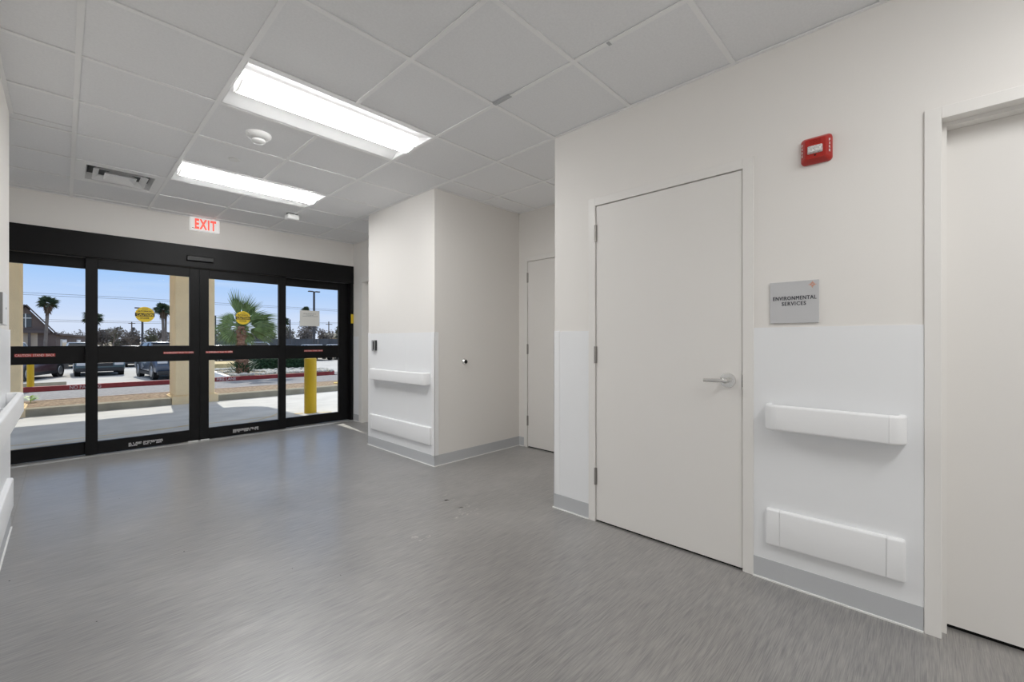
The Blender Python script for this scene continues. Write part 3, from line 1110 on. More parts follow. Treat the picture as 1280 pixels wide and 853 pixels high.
for sgn in (-1, 1):
    t = MB()
    for k, ch in enumerate('FIRE'):
        yy = ac + sgn * 0.0525
        zz = az + 0.028 - k * 0.0165
        dirx = Vector((0.019 * sgn * -1, 0, 0))
        # sloping flank from (0.017,.058) to (0.036,.045)
        R_ = Vector((-(0.036 - 0.017), -sgn * (0.058 - 0.045), 0)).normalized() * (1 if sgn > 0 else -1)
        Nn = R_.cross(Vector((0, 0, 1)))
        o = Vector((XR - 0.0265, yy, zz)) + Nn * 0.0012
        me = text_mesh(ch, 0.004 if ch == 'I' else 0.0085, 0.0115, o, R_, UP, 0.0005, bold=0.02)
        t.b.from_mesh(me)
    make('lettering', t, M_WHITEPL, al, 'white letters reading FIRE downwards')

# EXIT sign on the wall above the entrance
YW = YB - 0.06
ex = make('exit_sign', bx(1.040, 1.340, YW - 0.050, YW, 2.545, 2.703, bevel=0.012, seg=3), M_EXITFACE, None, 'white EXIT sign with red letters high above the glass entrance', 'sign', smooth=True)
make('lettering', text_mesh('EXIT', 0.215, 0.124, (1.195, YW - 0.0502, 2.626), FX, UP, 0.0008, bold=0.045, space=1.24), M_EXITRED, ex, 'glowing red letters')
make('maker_mark', bx(1.058, 1.090, YW - 0.0508, YW - 0.0500, 2.566, 2.574), M_GREYPLASTIC, ex, 'tiny grey mark')

# card reader on the projecting wall
cr = empty('card_reader', (WR, 4.58, 1.11), 'small grey and black card reader at the top corner of the projecting wall wainscot', 'card reader')
make('body', bx(WR - 0.028, WR, 4.548, 4.625, 1.108, 1.230, bevel=0.004), mat('reader_grey', (0.36, 0.36, 0.365), 0.4), cr)
make('face', bx(WR - 0.034, WR - 0.028, 4.560, 4.585, 1.120, 1.218, bevel=0.002, seg=1), M_CARTRIM, cr, 'black reader face')
make('side_cover', bx(WR - 0.026, WR - 0.002, 4.5455, 4.5485, 1.112, 1.226), M_CARTRIM, cr, 'black side')
# door stop on the alcove side wall
ds = empty('door_stop', (2.871, YA1, 1.005), 'round chrome door stop on the alcove side wall', 'door stop')
make('base', MB().lathe([(0.033, 0), (0.033, 0.006), (0.029, 0.014), (0.024, 0.018), (0.021, 0.026)], (2.871, YA1, 1.007), (0, -1, 0), 24), M_STEEL, ds, smooth=True)
make('rubber_pad', MB().lathe([(0.019, 0.022), (0.019, 0.029), (0.014, 0.033), (0.001, 0.0335)], (2.871, YA1, 1.007), (0, -1, 0), 18), M_TYRE, ds, 'dark rubber centre', smooth=True)
# wall box at the left edge
th_ = empty('wall_control', (XL, 3.6, 1.39), 'white box with a grey end on the left wall above the wainscot', 'control box')
make('body', bx(XL, XL + 0.026, 3.50, 3.74, 1.306, 1.482, bevel=0.003, seg=1), M_WHITEPL, th_)
make('end_plate', bx(XL, XL + 0.024, 3.492, 3.501, 1.312, 1.476), M_GREYPLASTIC, th_, 'grey end')
make('keyhole', MB().cyl((XL + 0.0255, 3.66, 1.40), (XL + 0.0268, 3.66, 1.40), 0.006, n=8), M_DARK, th_)


# ================================================================== CEILING DEVICES
def troffer(i, j, label):
    x0, x1, y0, y1 = GX + i * P_, GX + (i + 2) * P_, GY + j * P_, GY + (j + 1) * P_
    g = TW + 0.001
    x0 += g
    x1 -= g
    y0 += g
    y1 -= g
    yc = (y0 + y1) / 2
    root = empty('troffer_light', ((x0 + x1) / 2, yc, ZC), label, 'ceiling light')
    zt = ZC + 0.052
    m = MB()
    hw = (y1 - y0) / 2
    lw = 0.108
    prof = [(-hw, ZC + 0.001), (-hw + 0.018, ZC + 0.001)] + [(-hw + 0.018 + (hw - 0.018 - lw) * u, ZC + 0.001 + 0.050 * u) for u in (0.1, 0.4, 0.7, 1.0)]
    prof = prof + [(-a, z) for a, z in prof[::-1]]
    for (a, za), (b, zb) in zip(prof, prof[1:]):
        m.poly([(x0, yc + a, za), (x0, yc + b, zb), (x1, yc + b, zb), (x1, yc + a, za)])
    make('reflector', m, M_REFLECT, root, smooth=True)
    # end plates and housing
    for xa, xb, sgn in ((x0, x0 + 0.006, 1), (x1 - 0.006, x1, -1)):
        e = MB()
        xi = xa if sgn < 0 else xb
        e.poly([(xi + sgn * 0.020, yc + a, z) for a, z in prof[5:7]] + [(xi, y1, ZC + 0.001), (xi, y0, ZC + 0.001)])
        e.box(xa, xb, y0, y1, ZC + 0.0005, ZC + 0.09)
        make('end_plate', e, M_REFLECT, root)
    make('housing', bx(x0, x1, y0, y1, zt + 0.006, zt + 0.03), M_REFLECT, root)
    # lens: flat bright diffuser strip with rounded, weaker flanks
    fw_ = 0.088
    xa, xb = x0 + 0.030, x1 - 0.030
    zb = ZC - 0.001
    fl = MB()
    n = 6
    for sg in (-1, 1):
        arc = [(sg * (fw_ + (lw - fw_) * math.sin(PI / 2 * k / n)), zb + (zt - zb) * (1 - math.cos(PI / 2 * k / n))) for k in range(n + 1)]
        for (a0, z0_), (a1, z1_) in zip(arc, arc[1:]):
            q = [(xa, yc + a0, z0_), (xb, yc + a0, z0_), (xb, yc + a1, z1_), (xa, yc + a1, z1_)]
            fl.poly(q if sg > 0 else q[::-1])
    for xx in (xa, xb):
        fl.poly([(xx, yc - lw, zt), (xx, yc - lw + 0.006, zb + 0.02), (xx, yc - fw_, zb), (xx, yc + fw_, zb), (xx, yc + lw - 0.006, zb + 0.02), (xx, yc + lw, zt)])
    make('lens_flank', fl, M_LAMPSIDE, root, 'softly glowing rounded side of the lens', smooth=True)
    ln = MB()
    n = 10
    SAG = 0.024
    arc = [(fw_ * (1 - 2 * k / n), zb - SAG * (1 - (1 - 2 * k / n) ** 2)) for k in range(n + 1)]
    A = [ln.b.verts.new((xa, yc + a, z)) for a, z in arc]
    B = [ln.b.verts.new((xb, yc + a, z)) for a, z in arc]
    for q in range(n):
        ln.b.faces.new((A[q], A[q + 1], B[q + 1], B[q]))
    ln.b.faces.new((A[0], B[0], B[n], A[n]))
    bmesh.ops.recalc_face_normals(ln.b, faces=list(ln.b.faces))
    for xx, sg in ((xa, -1), (xb, 1)):
        ec = MB()
        ec.prism([(a * 1.01, z - 0.001) for a, z in arc], 'x', xx, xx + sg * 0.010)
        for v in ec.b.verts:
            v.co.y += yc
        make('lens_end', ec, M_LAMPEND, root, 'white end cap of the lens')
    make('lens', ln, M_LAMP, root, 'glowing white lens', smooth=True)
    return root


troffer(1, 0, 'lit recessed ceiling light nearest the viewer, the larger-looking of the two')
troffer(1, 3, 'lit recessed ceiling light nearer the EXIT sign')
troffer(1, -6, 'lit recessed ceiling light in the corridor behind the viewer')
troffer(1, -10, 'lit recessed ceiling light at the far end behind the viewer')

# square louvred air diffuser
vx0, vx1, vy0, vy1 = GX + TW + .001, GX + P_ - TW - .001, GY + 4 * P_ + TW + .001, GY + 5 * P_ - TW - .001
vc = ((vx0 + vx1) / 2, (vy0 + vy1) / 2)
vt = empty('air_diffuser', (*vc, ZC), 'square white stepped air diffuser set in the ceiling above the entrance', 'air vent')
pf = MB()
ho = 0.225
hv = (vx1 - vx0) / 2
for a, b, c, d in ((-hv, hv, -hv, -ho), (-hv, hv, ho, hv), (-hv, -ho, -ho, ho), (ho, hv, -ho, ho)):
    pf.box(vc[0] + a, vc[0] + b, vc[1] + c, vc[1] + d, ZC + 0.001, ZC + 0.008)
make('face_plate', pf, M_TEE, vt)


def cone_ring(h0, z0, h1, z1, th=0.002):
    m = MB()
    A = [(-h0, -h0), (h0, -h0), (h0, h0), (-h0, h0)]
    B = [(-h1, -h1), (h1, -h1), (h1, h1), (-h1, h1)]
    for q in range(4):
        r = (q + 1) % 4
        for dz in (0, th):
            m.poly([(vc[0] + A[q][0], vc[1] + A[q][1], z0 + dz), (vc[0] + A[r][0], vc[1] + A[r][1], z0 + dz),
                    (vc[0] + B[r][0], vc[1] + B[r][1], z1 + dz), (vc[0] + B[q][0], vc[1] + B[q][1], z1 + dz)])
    return m


make('louvre', cone_ring(0.232, ZC + 0.003, 0.212, ZC + 0.060), M_TEE, vt)
make('louvre', cone_ring(0.182, ZC - 0.004, 0.140, ZC + 0.036), M_TEE, vt)
make('louvre', cone_ring(0.108, ZC - 0.006, 0.062, ZC + 0.034), M_TEE, vt)
make('centre_plate', bx(vc[0] - 0.063, vc[0] + 0.063, vc[1] - 0.063, vc[1] + 0.063, ZC + 0.033, ZC + 0.037), M_TEE, vt)
make('duct_shade_block', bx(vc[0] - 0.235, vc[0] + 0.235, vc[1] - 0.235, vc[1] + 0.235, ZC + 0.062, ZC + 0.10), M_DUCT, vt, 'dark block painted as the shade inside the duct')  # solid dark block stands in for the shade up the duct

# smoke detector
sd = empty('smoke_detector', (0.975, 3.475, ZC), 'white dome smoke detector on the ceiling between the two lights', 'smoke detector')
make('base', MB().lathe([(0.083, 0), (0.082, 0.012), (0.070, 0.026), (0.046, 0.034)], (0.975, 3.475, ZC + 0.006), (0, 0, -1), 32), M_WHITEPL, sd, smooth=True)
make('vent_ring', MB().lathe([(0.040, 0.030), (0.040, 0.044)], (0.975, 3.475, ZC + 0.006), (0, 0, -1), 24), M_GREYPLASTIC, sd, 'grey vent slots')
make('cap', MB().lathe([(0.044, 0.041), (0.044, 0.053), (0.034, 0.062), (0.012, 0.064)], (0.975, 3.475, ZC + 0.006), (0, 0, -1), 24), M_WHITEPL, sd, smooth=True)
make('indicator_lamp', MB().blob((0.905, 3.44, ZC - 0.012), 0.006), M_WHITEPL, sd)
# sprinkler cover plate
make('sprinkler_cover', MB().lathe([(0.030, 0), (0.030, 0.004), (0.042, 0.0045), (0.042, 0.008)], (0.972, 4.095, ZC + 0.007), (0, 0, -1), 28), M_WHITEPL, None,
     'flat round white sprinkler cover plate on the ceiling', 'sprinkler')
# motion sensor hanging from the grid near the entrance
ms = empty('ceiling_sensor', (1.86, 5.37, ZC), 'white rounded sensor hanging from the ceiling near the entrance', 'sensor')
make('mount_ring', MB().lathe([(0.062, 0), (0.062, 0.010), (0.040, 0.016)], (1.86, 5.37, ZC + 0.007), (0, 0, -1), 28), M_GREYPLASTIC, ms, 'dark mounting ring', smooth=True)
make('body', bx(1.795, 1.925, 5.305, 5.435, ZC - 0.070, ZC - 0.008, bevel=0.018, seg=3), M_WHITEPL, ms, smooth=True)
#--OUTDOORS--
# ================================================================== OUTDOORS
def slab(pts, th):
    """solid slab under a sloping top outline"""
    m = MB()
    top = [m.b.verts.new(p) for p in pts]
    bot = [m.b.verts.new((p[0], p[1], p[2] - th)) for p in pts]
    m.b.faces.new(top)
    m.b.faces.new(bot[::-1])
    k = len(pts)
    for i in range(k):
        m.b.faces.new((top[i], bot[i], bot[(i + 1) % k], top[(i + 1) % k]))
    bmesh.ops.recalc_face_normals(m.b, faces=list(m.b.faces))
    return m


def strip(x0, x1, y0, z0, y1, z1, th=0.3):
    return slab([(x0, y0, z0), (x1, y0, z0), (x1, y1, z1), (x0, y1, z1)], th)


APRON = structure('pavement', strip(-16, 24, 6.582, -0.004, 11.35, -0.10), M_CONC, 'pale concrete drive under the entrance canopy')


def apron_z(y):
    return -0.004 - 0.096 * (y - 6.582) / 4.768


def painted(pts, wd, name='painted_line'):
    m = MB()
    for (ax, ay), (bx_, by) in zip(pts, pts[1:]):
        d = Vector((bx_ - ax, by - ay, 0)).normalized()
        n = Vector((-d.y, d.x, 0)) * wd / 2
        q = [Vector((ax, ay, 0)) - n, Vector((bx_, by, 0)) - n, Vector((bx_, by, 0)) + n, Vector((ax, ay, 0)) + n]
        m.poly([(p.x, p.y, apron_z(p.y) + 0.002) for p in q])
    return make(name, m, M_LINE, APRON, 'faded yellow painted line')


painted([(-3.0, 7.92), (-0.4, 7.86), (0.3, 7.83), (1.3, 7.83), (2.6, 7.80)], 0.035)
painted([(-3.0, 7.3), (-0.42, 7.50), (0.31, 7.60), (1.0, 7.78), (1.45, 7.98)], 0.03)
painted([(1.5, 7.05), (1.95, 7.42), (2.35, 7.78), (2.55, 8.05)], 0.03)
painted([(2.74, 7.80), (2.86, 7.74)], 0.12)
painted([(3.06, 7.62), (3.25, 7.50)], 0.09)

for x0, x1, lab in ((-14, -0.530, 'low concrete kerb left of the columns'), (-0.490, 1.545, 'low concrete kerb between the two tan columns'), (2.365, 20, 'low concrete kerb running right from the tan column')):
    structure('kerb', MB().prism([(11.205, -0.14), (11.225, 0.022), (11.245, 0.034), (11.50, 0.034), (11.50, -0.14)], 'x', x0, x1), M_KERB, lab)
structure('mulch_bed', strip(-14, 20, 11.50, 0.022, 13.02, 0.0), M_MULCH, 'brown mulch strip between the kerb and the road')
structure('kerb_edge', strip(-14, 20, 13.02, 0.010, 13.14, 0.004), mat('pink_kerb_edge', (0.56, 0.44, 0.39), 0.9), 'thin pale pink kerb edge beside the road')
structure('road', strip(-40, 50, 13.14, -0.10, 19.02, -0.29), M_ASPHALT, 'worn grey road between the two kerbs')
# red fire-lane kerb, turning round the right end of the planted island
path = [(-14, 19.02), (6.9, 19.02), (7.6, 19.06), (8.2, 19.22), (8.6, 19.55), (8.75, 20.0), (8.75, 24.5)]
m = MB()
ring = []
for i, (x, y) in enumerate(path):
    d = (Vector(path[min(i + 1, len(path) - 1)]) - Vector(path[max(i - 1, 0)])).normalized()
    n = Vector((-d.y, d.x))
    z0, z1 = -0.33, -0.142
    q0 = Vector((x, y))
    q1 = q0 + n * 0.16
    ring.append([m.b.verts.new((q0.x, q0.y, z0)), m.b.verts.new((q0.x, q0.y, z1)), m.b.verts.new((q1.x, q1.y, z1)), m.b.verts.new((q1.x, q1.y, z0))])
for a, b in zip(ring, ring[1:]):
    for q in range(3):
        m.b.faces.new((a[q], a[q + 1], b[q + 1], b[q]))
m.b.faces.new(ring[0])
m.b.faces.new(ring[-1][::-1])
bmesh.ops.recalc_face_normals(m.b, faces=list(m.b.faces))
RK = structure('kerb_red', m, M_KERBRED, 'red painted fire lane kerb across the road')
make('lettering', text_mesh('NO PARKING', 0.70, 0.105, (0.485, 19.0195, -0.212), FX, UP, 0.002, bold=0.006), M_KERBTXT, RK, 'worn white letters')
make('lettering', text_mesh('FIRE LANE', 0.62, 0.105, (4.26, 19.0195, -0.212), FX, UP, 0.002, bold=0.02), M_KERBTXT, RK, 'worn white letters')
structure('lot', slab([(-40, 19.18, -0.155), (4.30, 19.18, -0.155), (4.62, 24.0, -0.50), (-40, 24.0, -0.50)], 0.2), M_LOT, 'pale sunlit lot behind the red kerb')
structure('lot_far', strip(-60, 80, 24.0, -0.50, 44, -0.55), M_LOT, 'pale parking lot where the cars stand')
structure('lot_side', slab([(8.75, 19.0, -0.29), (50, 19.0, -0.29), (50, 24.0, -0.50), (8.75, 24.0, -0.50)], 0.2), M_ASPHALT, 'grey asphalt to the right of the island')
structure('ground', strip(-500, 700, 44, -0.55, 900, -0.7), M_DIRT, 'dry ground out to the horizon')
# planted island
structure('island', slab([(4.42, 19.18, -0.13), (8.2, 19.22, -0.13), (8.62, 19.7, -0.13), (8.62, 24.2, -0.13), (4.80, 24.2, -0.13)], 0.3), M_DIRT, 'planted island behind the red kerb')
structure('island_kerb', slab([(4.28, 19.18, -0.12), (4.42, 19.18, -0.12), (4.80, 24.2, -0.12), (4.66, 24.2, -0.12)], 0.3), M_WHITEPAINT, 'pale kerb along the left side of the island')
structure('sand_bed', bx(6.2, 10.5, 31.5, 35.5, -0.5, -0.20), M_SAND, 'tan sand strip beyond the palm')
random.seed(3)
st = MB()
for _ in range(700):
    u = random.random()
    x = random.uniform(4.55, 8.6)
    y = random.uniform(19.25, 21.9) if u < 0.75 else random.uniform(23.2, 24)
    if math.hypot(x - 5.18, y - 20.58) < 0.85:
        continue
    r = random.uniform(0.035, 0.10)
    st.blob((x, y, -0.125 + r * 0.3), r, 1, 0.2, (1.2, 1.0, 0.75))
make('river_stones', st, M_STONE, None, 'pale river stones covering the island around the palm', 'stones', None, 'stuff')

# ---- canopy and its columns
cp = []
CX1, CY1, RC = 3.27, 14.45, 0.75
for k in range(9):
    a = math.radians(0 + 90 * k / 8)
    cp.append((CX1 - RC + RC * math.cos(a), CY1 - RC + RC * math.sin(a)))
cp = [(CX1, 6.75)] + cp + [(-14, CY1), (-14, 6.75)]
structure('canopy_roof', MB().prism(cp, 'z', 3.10, 3.50), M_CANOPY, 'canopy roof over the entrance drive')


def column(x0, x1, label):
    root = empty('column', ((x0 + x1) / 2, 11.58, -0.1), label, kind='structure')
    make('shaft', bx(x0, x1, 11.24, 11.92, 0.07, 3.10, bevel=0.02, seg=2), M_STUCCO, root)
    make('plinth', MB().prism([(x0 - 0.055, 11.185), (x1 + 0.055, 11.185), (x1 + 0.055, 11.975), (x0 - 0.055, 11.975)], 'z', -0.13, 0.055).box(x0 - 0.03, x1 + 0.03, 11.21, 11.95, 0.05, 0.075), M_STUCCO, root)
    return root


column(1.605, 2.300, 'tan stucco canopy column in the middle of the entrance view')
column(-1.205, -0.510, 'tan stucco canopy column at the left edge of the glass')


def bollard(x, y, z0, z1, r, label):
    root = empty('bollard', (x, y, z0), label, 'bollard')
    make('post', MB().cyl((x, y, z0 - 0.02), (x, y, z1), r, n=28), M_BOLLARD, root, smooth=True)
    make('cap', MB().lathe([(r + 0.002, -0.004), (r, 0.006), (r * 0.75, 0.025), (r * 0.3, 0.035), (0.002, 0.037)], (x, y, z1), (0, 0, 1), 28), M_BOLLARD, root, smooth=True)
    return root


bollard(2.975, 7.72, apron_z(7.72), 0.905, 0.098, 'tall yellow bollard just outside the rightmost glass panel')
bollard(-0.685, 19.38, -0.165, 0.92, 0.078, 'yellow bollard behind the red kerb beside the left column')
make('wheel_stop', MB().prism([(19.86, -0.20), (19.89, -0.085), (19.99, -0.085), (20.02, -0.20)], 'x', -1.5, 0.07, bevel=0.006, seg=1), M_KERB, None, 'low concrete wheel stop behind the yellow bollard', 'wheel stop')

# weed and yellow scrap at the mulch
wd = MB()
random.seed(11)
for _ in range(26):
    a, l = random.uniform(0, 2 * PI), random.uniform(0.06, 0.15)
    c = Vector((-0.45, 12.75, 0.01 + random.uniform(0.02, 0.10)))
    d = Vector((math.cos(a), math.sin(a) * 0.7, random.uniform(0.1, 0.6))).normalized()
    s = d.cross(Vector((0, 0, 1))).normalized() * l * 0.28
    wd.poly([c, c + d * l * 0.5 + s, c + d * l, c + d * l * 0.5 - s])
wp = empty('weed', (-0.45, 12.75, 0.0), 'small bright green weed growing in the mulch by the left column', 'plant')
make('leaves', wd, M_WEED, wp)
make('stem', MB().tube([(-0.45, 12.75, 0.0), (-0.45, 12.75, 0.08)], 0.006, 5), M_WEED, wp)
make('yellow_scrap', MB().prism([(5.34, 12.14), (5.44, 12.10), (5.53, 12.18), (5.50, 12.30), (5.38, 12.28)], 'z', 0.010, 0.030), M_YELLOW, None, 'small yellow scrap lying on the mulch beyond the yellow bollard', 'scrap')


# ---- palms
def fan(mb, hub, d, up, L, spread, n, droop=0.25, wind=None):
    """pleated fan leaf: n narrow leaflets from the hub around direction d"""
    d = d.normalized()
    s = d.cross(up).normalized()
    nrm = s.cross(d)
    for k in range(n):
        u = (k + 0.5) / n * 2 - 1
        a = u * spread
        dr = d * math.cos(a) + s * math.sin(a)
        if wind is not None:
            dr = (dr + wind * 0.35).normalized()
        l = L * (1 - 0.35 * abs(u) ** 1.5) * random.uniform(0.9, 1.05)
        wv = dr.cross(nrm).normalized() * l * math.tan(spread / n) * 0.55
        m1 = hub + dr * l * 0.55 - Vector((0, 0, l * droop * 0.15))
        tip = hub + dr * l * 0.97 - Vector((0, 0, l * droop))
        if wind is not None:
            tip = tip + wind * l * 0.10
        fold = nrm * l * 0.02 * (1 if k % 2 else -1)
        v = [mb.b.verts.new(p) for p in (hub, m1 + wv + fold, m1 - wv - fold, tip)]
        mb.b.faces.new((v[0], v[1], v[2]))
        mb.b.faces.new((v[1], v[3], v[2]))


random.seed(21)
pm = empty('fan_palm', (5.16, 20.6, -0.13), 'young fan palm with wind-blown fronds on the island in front of the entrance', 'palm tree')
tr = MB()
N = 26
pts, rs = [], []
for k in range(N + 1):
    t_ = k / N
    pts.append((5.19 - 0.06 * t_, 20.6, -0.15 + 1.98 * t_))
    rs.append((0.25 - 0.085 * t_) * (1.06 if k % 2 else 0.94))
tr.tube(pts, rs, 12)
make('trunk', tr, M_BARK, pm)
bt_ = MB()
for _ in range(150):          # old boot stubs
    a, z = random.uniform(0, 2 * PI), random.uniform(0.35, 1.7)
    r = 0.25 - 0.085 * (z + .15) / 1.98
    c = Vector((5.17 + r * math.cos(a), 20.6 + r * math.sin(a), z))
    o = Vector((math.cos(a), math.sin(a), 0.7)).normalized()
    s = Vector((-math.sin(a), math.cos(a), 0)) * 0.04
    bt_.poly([c - s, c + s, c + o * 0.10 + s * 0.5, c + o * 0.10 - s * 0.5])
make('boots', bt_, M_BARK, pm, kind='stuff')
C0 = Vector((5.14, 20.6, 1.80))
WIND = Vector((0.9, -0.1, 0.15))
dirs = [(100, .10, 1.62, .42), (84, -.3, 1.42, .40), (62, .25, 1.42, .30), (50, -.35, 1.20, .45), (40, .5, 1.1, .5), (30, -.15, 1.50, .42), (20, .4, 1.50, .45), (12, -.5, 1.25, .5),
        (4, .1, 1.62, .42), (-8, -.4, 1.35, .5), (-14, .35, 1.35, .5), (-26, -.1, 1.15, .5), (-48, .3, .85, .55), (-70, -.3, .8, .6), (150, .2, 1.0, .6), (168, -.4, 1.05, .6), (186, .15, 1.10, .6),
        (205, -.3, 1.05, .6), (222, .3, 1.0, .6), (240, -.1, .9, .6), (128, .6, 1.0, .5), (110, -.7, 1.0, .5)]
for ang, yy, L, sp in dirs:
    a = math.radians(ang)
    d = Vector((math.cos(a), yy, math.sin(a))).normalized()
    pl_ = L * 0.24
    hub = C0 + d * (pl_ + 0.05)
    f = MB()
    f.tube([C0, C0 + d * pl_ * 0.6, hub], [0.022, 0.016, 0.010], 5)
    nside = Vector((0, 1, 0)) if abs(yy) < 0.45 else Vector((0.3, 0.8, 0.5))
    fan(f, hub, d, nside, L * 0.88, sp * 0.98, 14, droop=0.06 if ang in (100, 84, 62) else 0.22, wind=WIND * (0.25 if ang in (100, 84) else 0.6 if -30 < ang < 70 else 0.15))
    make('frond', f, M_FROND, pm)
cc = MB()
for _ in range(60):           # young spears and old petioles filling the heart of the crown
    d = Vector((random.gauss(0.1, 0.5), random.gauss(0, 0.5), random.gauss(0.3, 0.5))).normalized()
    s = d.orthogonal().normalized() * random.uniform(0.02, 0.05)
    l = random.uniform(0.25, 0.6)
    cc.poly([C0 - s * 0.6, C0 + d * l * 0.5 - s, C0 + d * l, C0 + d * l * 0.5 + s])
make('crown_heart', cc, M_FROND, pm, kind='stuff')
sk = MB()
for _ in range(260):          # green growth round the trunk foot
    a, r = random.uniform(0, 2 * PI), random.uniform(0.15, 0.52)
    c = Vector((5.18 + r * math.cos(a), 20.55 + r * math.sin(a), random.uniform(-0.1, 0.30)))
    d = Vector((math.cos(a), math.sin(a), random.uniform(0.3, 1.3))).normalized()
    s = d.cross(Vector((0, 0, 1))).normalized() * 0.03
    l = random.uniform(0.12, 0.28)
    sk.poly([c - s, c + s, c + d * l])
make('foot_growth', sk, M_HEDGE, pm, 'dark green growth around the foot of the trunk', kind='stuff')


def far_palm(x, y, z0, zc, r, label, lean=0.0, skirt=1.0, group=None):
    root = empty('tall_palm', (x, y, z0), label, 'palm tree', group)
    make('trunk', MB().tube([(x - lean, y, z0), (x - lean * 0.5, y, (z0 + zc) / 2), (x, y, zc)], [r * 0.16, r * 0.13, r * 0.13], 7), M_GREYBARK, root)
    f = MB()
    c = Vector((x, y, zc))
    for k in range(64):
        a = random.uniform(0, 2 * PI)
        el = random.uniform(-0.55, 1.35)
        d = Vector((math.cos(a) * math.cos(el), math.sin(a) * math.cos(el), math.sin(el)))
        fan(f, c + d * r * random.uniform(0.12, 0.45), d, Vector((random.uniform(-1, 1), random.uniform(-1, 1), 0.7)), r * 0.68, 0.95, 7, 0.2)
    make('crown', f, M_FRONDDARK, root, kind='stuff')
    g = MB()
    for k in range(70):
        a = random.uniform(0, 2 * PI)
        z = random.uniform(0.0, 1.0)
        rr = r * 0.55 * (1 - z * 0.75)
        p = c + Vector((math.cos(a) * rr * 0.6, math.sin(a) * rr * 0.6, -z * r * 0.9 * skirt))
        d = Vector((math.cos(a) * 0.35, math.sin(a) * 0.35, -1)).normalized()
        s = Vector((-math.sin(a), math.cos(a), 0)) * r * 0.10
        g.poly([p - s, p + s, p + d * r * 0.45])
    make('dead_skirt', g, M_DEADFROND, root, 'hanging dead fronds', kind='stuff')
    return root


random.seed(31)
far_palm(-1.61, 96, -0.6, 6.9, 1.5, 'lone fan palm standing in front of the brown gabled building', lean=0.35)
far_palm(3.72, 110, -0.6, 5.3, 1.9, 'fan palm half hidden behind the left post of the glass entrance')
far_palm(13.70, 110, -0.6, 7.5, 1.7, 'bushy fan palm right of the left round caution decal, the nearer trunk of two', lean=-0.2)
far_palm(14.72, 114, -0.6, 7.5, 1.6, 'fan palm whose thin trunk stands just right of the bushy palm beside the column')
far_palm(29.7, 90, -0.6, 4.9, 1.25, 'dark fan palm beside the left edge of the rightmost glass panel')
far_palm(59.0, 157, -0.6, 11.9, 1.9, 'distant fan palm whose tip shows above the paper notice')


# ---- trees and scrub
def scrub(x, y, z0, h, r, m, label, group=None, n=330, name='scrub_tree'):
    root = empty(name, (x, y, z0), label, 'tree', group)
    b = MB()
    b.tube([(x, y, z0), (x + r * 0.1, y, z0 + h * 0.5)], [r * 0.07, r * 0.04], 5)
    for k in range(6):
        a = random.uniform(0, 2 * PI)
        b.tube([(x + r * 0.05, y, z0 + h * 0.3), (x + math.cos(a) * r * 0.7, y + math.sin(a) * r * 0.7, z0 + h * random.uniform(0.6, 0.95))], [r * 0.03, r * 0.012], 4)
    make('trunk', b, M_GREYBARK, root)
    f = MB()
    lumps = [(random.uniform(-.6, .6) * r, random.uniform(-.5, .5) * r, random.uniform(.14, .78) * h, random.uniform(.35, .6)) for _ in range(9)]
    for _ in range(n):
        lx, ly, lz, lr = random.choice(lumps)
        d = Vector((random.gauss(0, 1), random.gauss(0, 1), random.gauss(0, 1))).normalized()
        p = Vector((x + lx, y + ly, z0 + lz)) + Vector((d.x * r * lr, d.y * r * lr, d.z * h * 0.30 * lr / 0.5)) * random.uniform(0.5, 1.0)
        p.z = max(p.z, z0 + 0.1)
        s = random.uniform(0.13, 0.30) * r
        u = Vector((random.gauss(0, 1), random.gauss(0, 1), random.gauss(0, 1))).normalized()
        v = u.orthogonal().normalized()
        f.poly([p - u * s * 0.5, p + v * s * 0.35, p + u * s * 0.5, p - v * s * 0.35])
    make('foliage', f, m, root, kind='stuff')
    return root


def bare_tree(x, y, z0, h, label, depth=5, spread=0.55):
    root = empty('bare_tree', (x, y, z0), label, 'tree')
    b = MB()
    tw = MB()

    def grow(p, d, l, r, k):
        q = p + d * l
        (b if k > 2 else tw).tube([p, (p + q) / 2 + Vector((random.uniform(-1, 1), random.uniform(-1, 1), 0)) * l * 0.05, q], [r * 1.3, r * 1.1, r * 0.95], 4 if k < 4 else 6)
        if k == 0:
            return
        for _ in range(3 if k > 1 else 4):
            e = (d + Vector((random.gauss(0, spread), random.gauss(0, spread), random.gauss(0.12, spread * 0.5)))).normalized()
            grow(q, e, l * random.uniform(0.62, 0.85), r * 0.62, k - 1)
    grow(Vector((x, y, z0)), Vector((0.02, 0, 1)), h * 0.27, h * 0.026, depth)
    make('branches', b, M_GREYBARK, root)
    make('twigs', tw, M_SCRUBGREY, root, kind='stuff')
    return root


random.seed(41)
bare_tree(6.35, 108, -0.6, 5.6, 'leafless tree with spreading branches left of the round caution decal')
bare_tree(9.0, 112, -0.6, 3.9, 'smaller leafless tree right of the spreading one')
bare_tree(46.5, 115, -0.6, 6.2, 'leafless tree showing right of the paper notice')
ORD = ['leftmost', 'second from the left', 'third from the left', 'fourth from the left', 'fifth from the left', 'sixth from the left', 'seventh from the left', 'eighth from the left', 'ninth from the left']


def tree_row(spec, group, where, kinds, n):
    for k, (x, y, h, r) in enumerate(spec):
        m, word = kinds[k % len(kinds)]
        scrub(x, y, -0.65, h, r, m, '%s, %s of those %s' % (word, ORD[k], where), group, n)


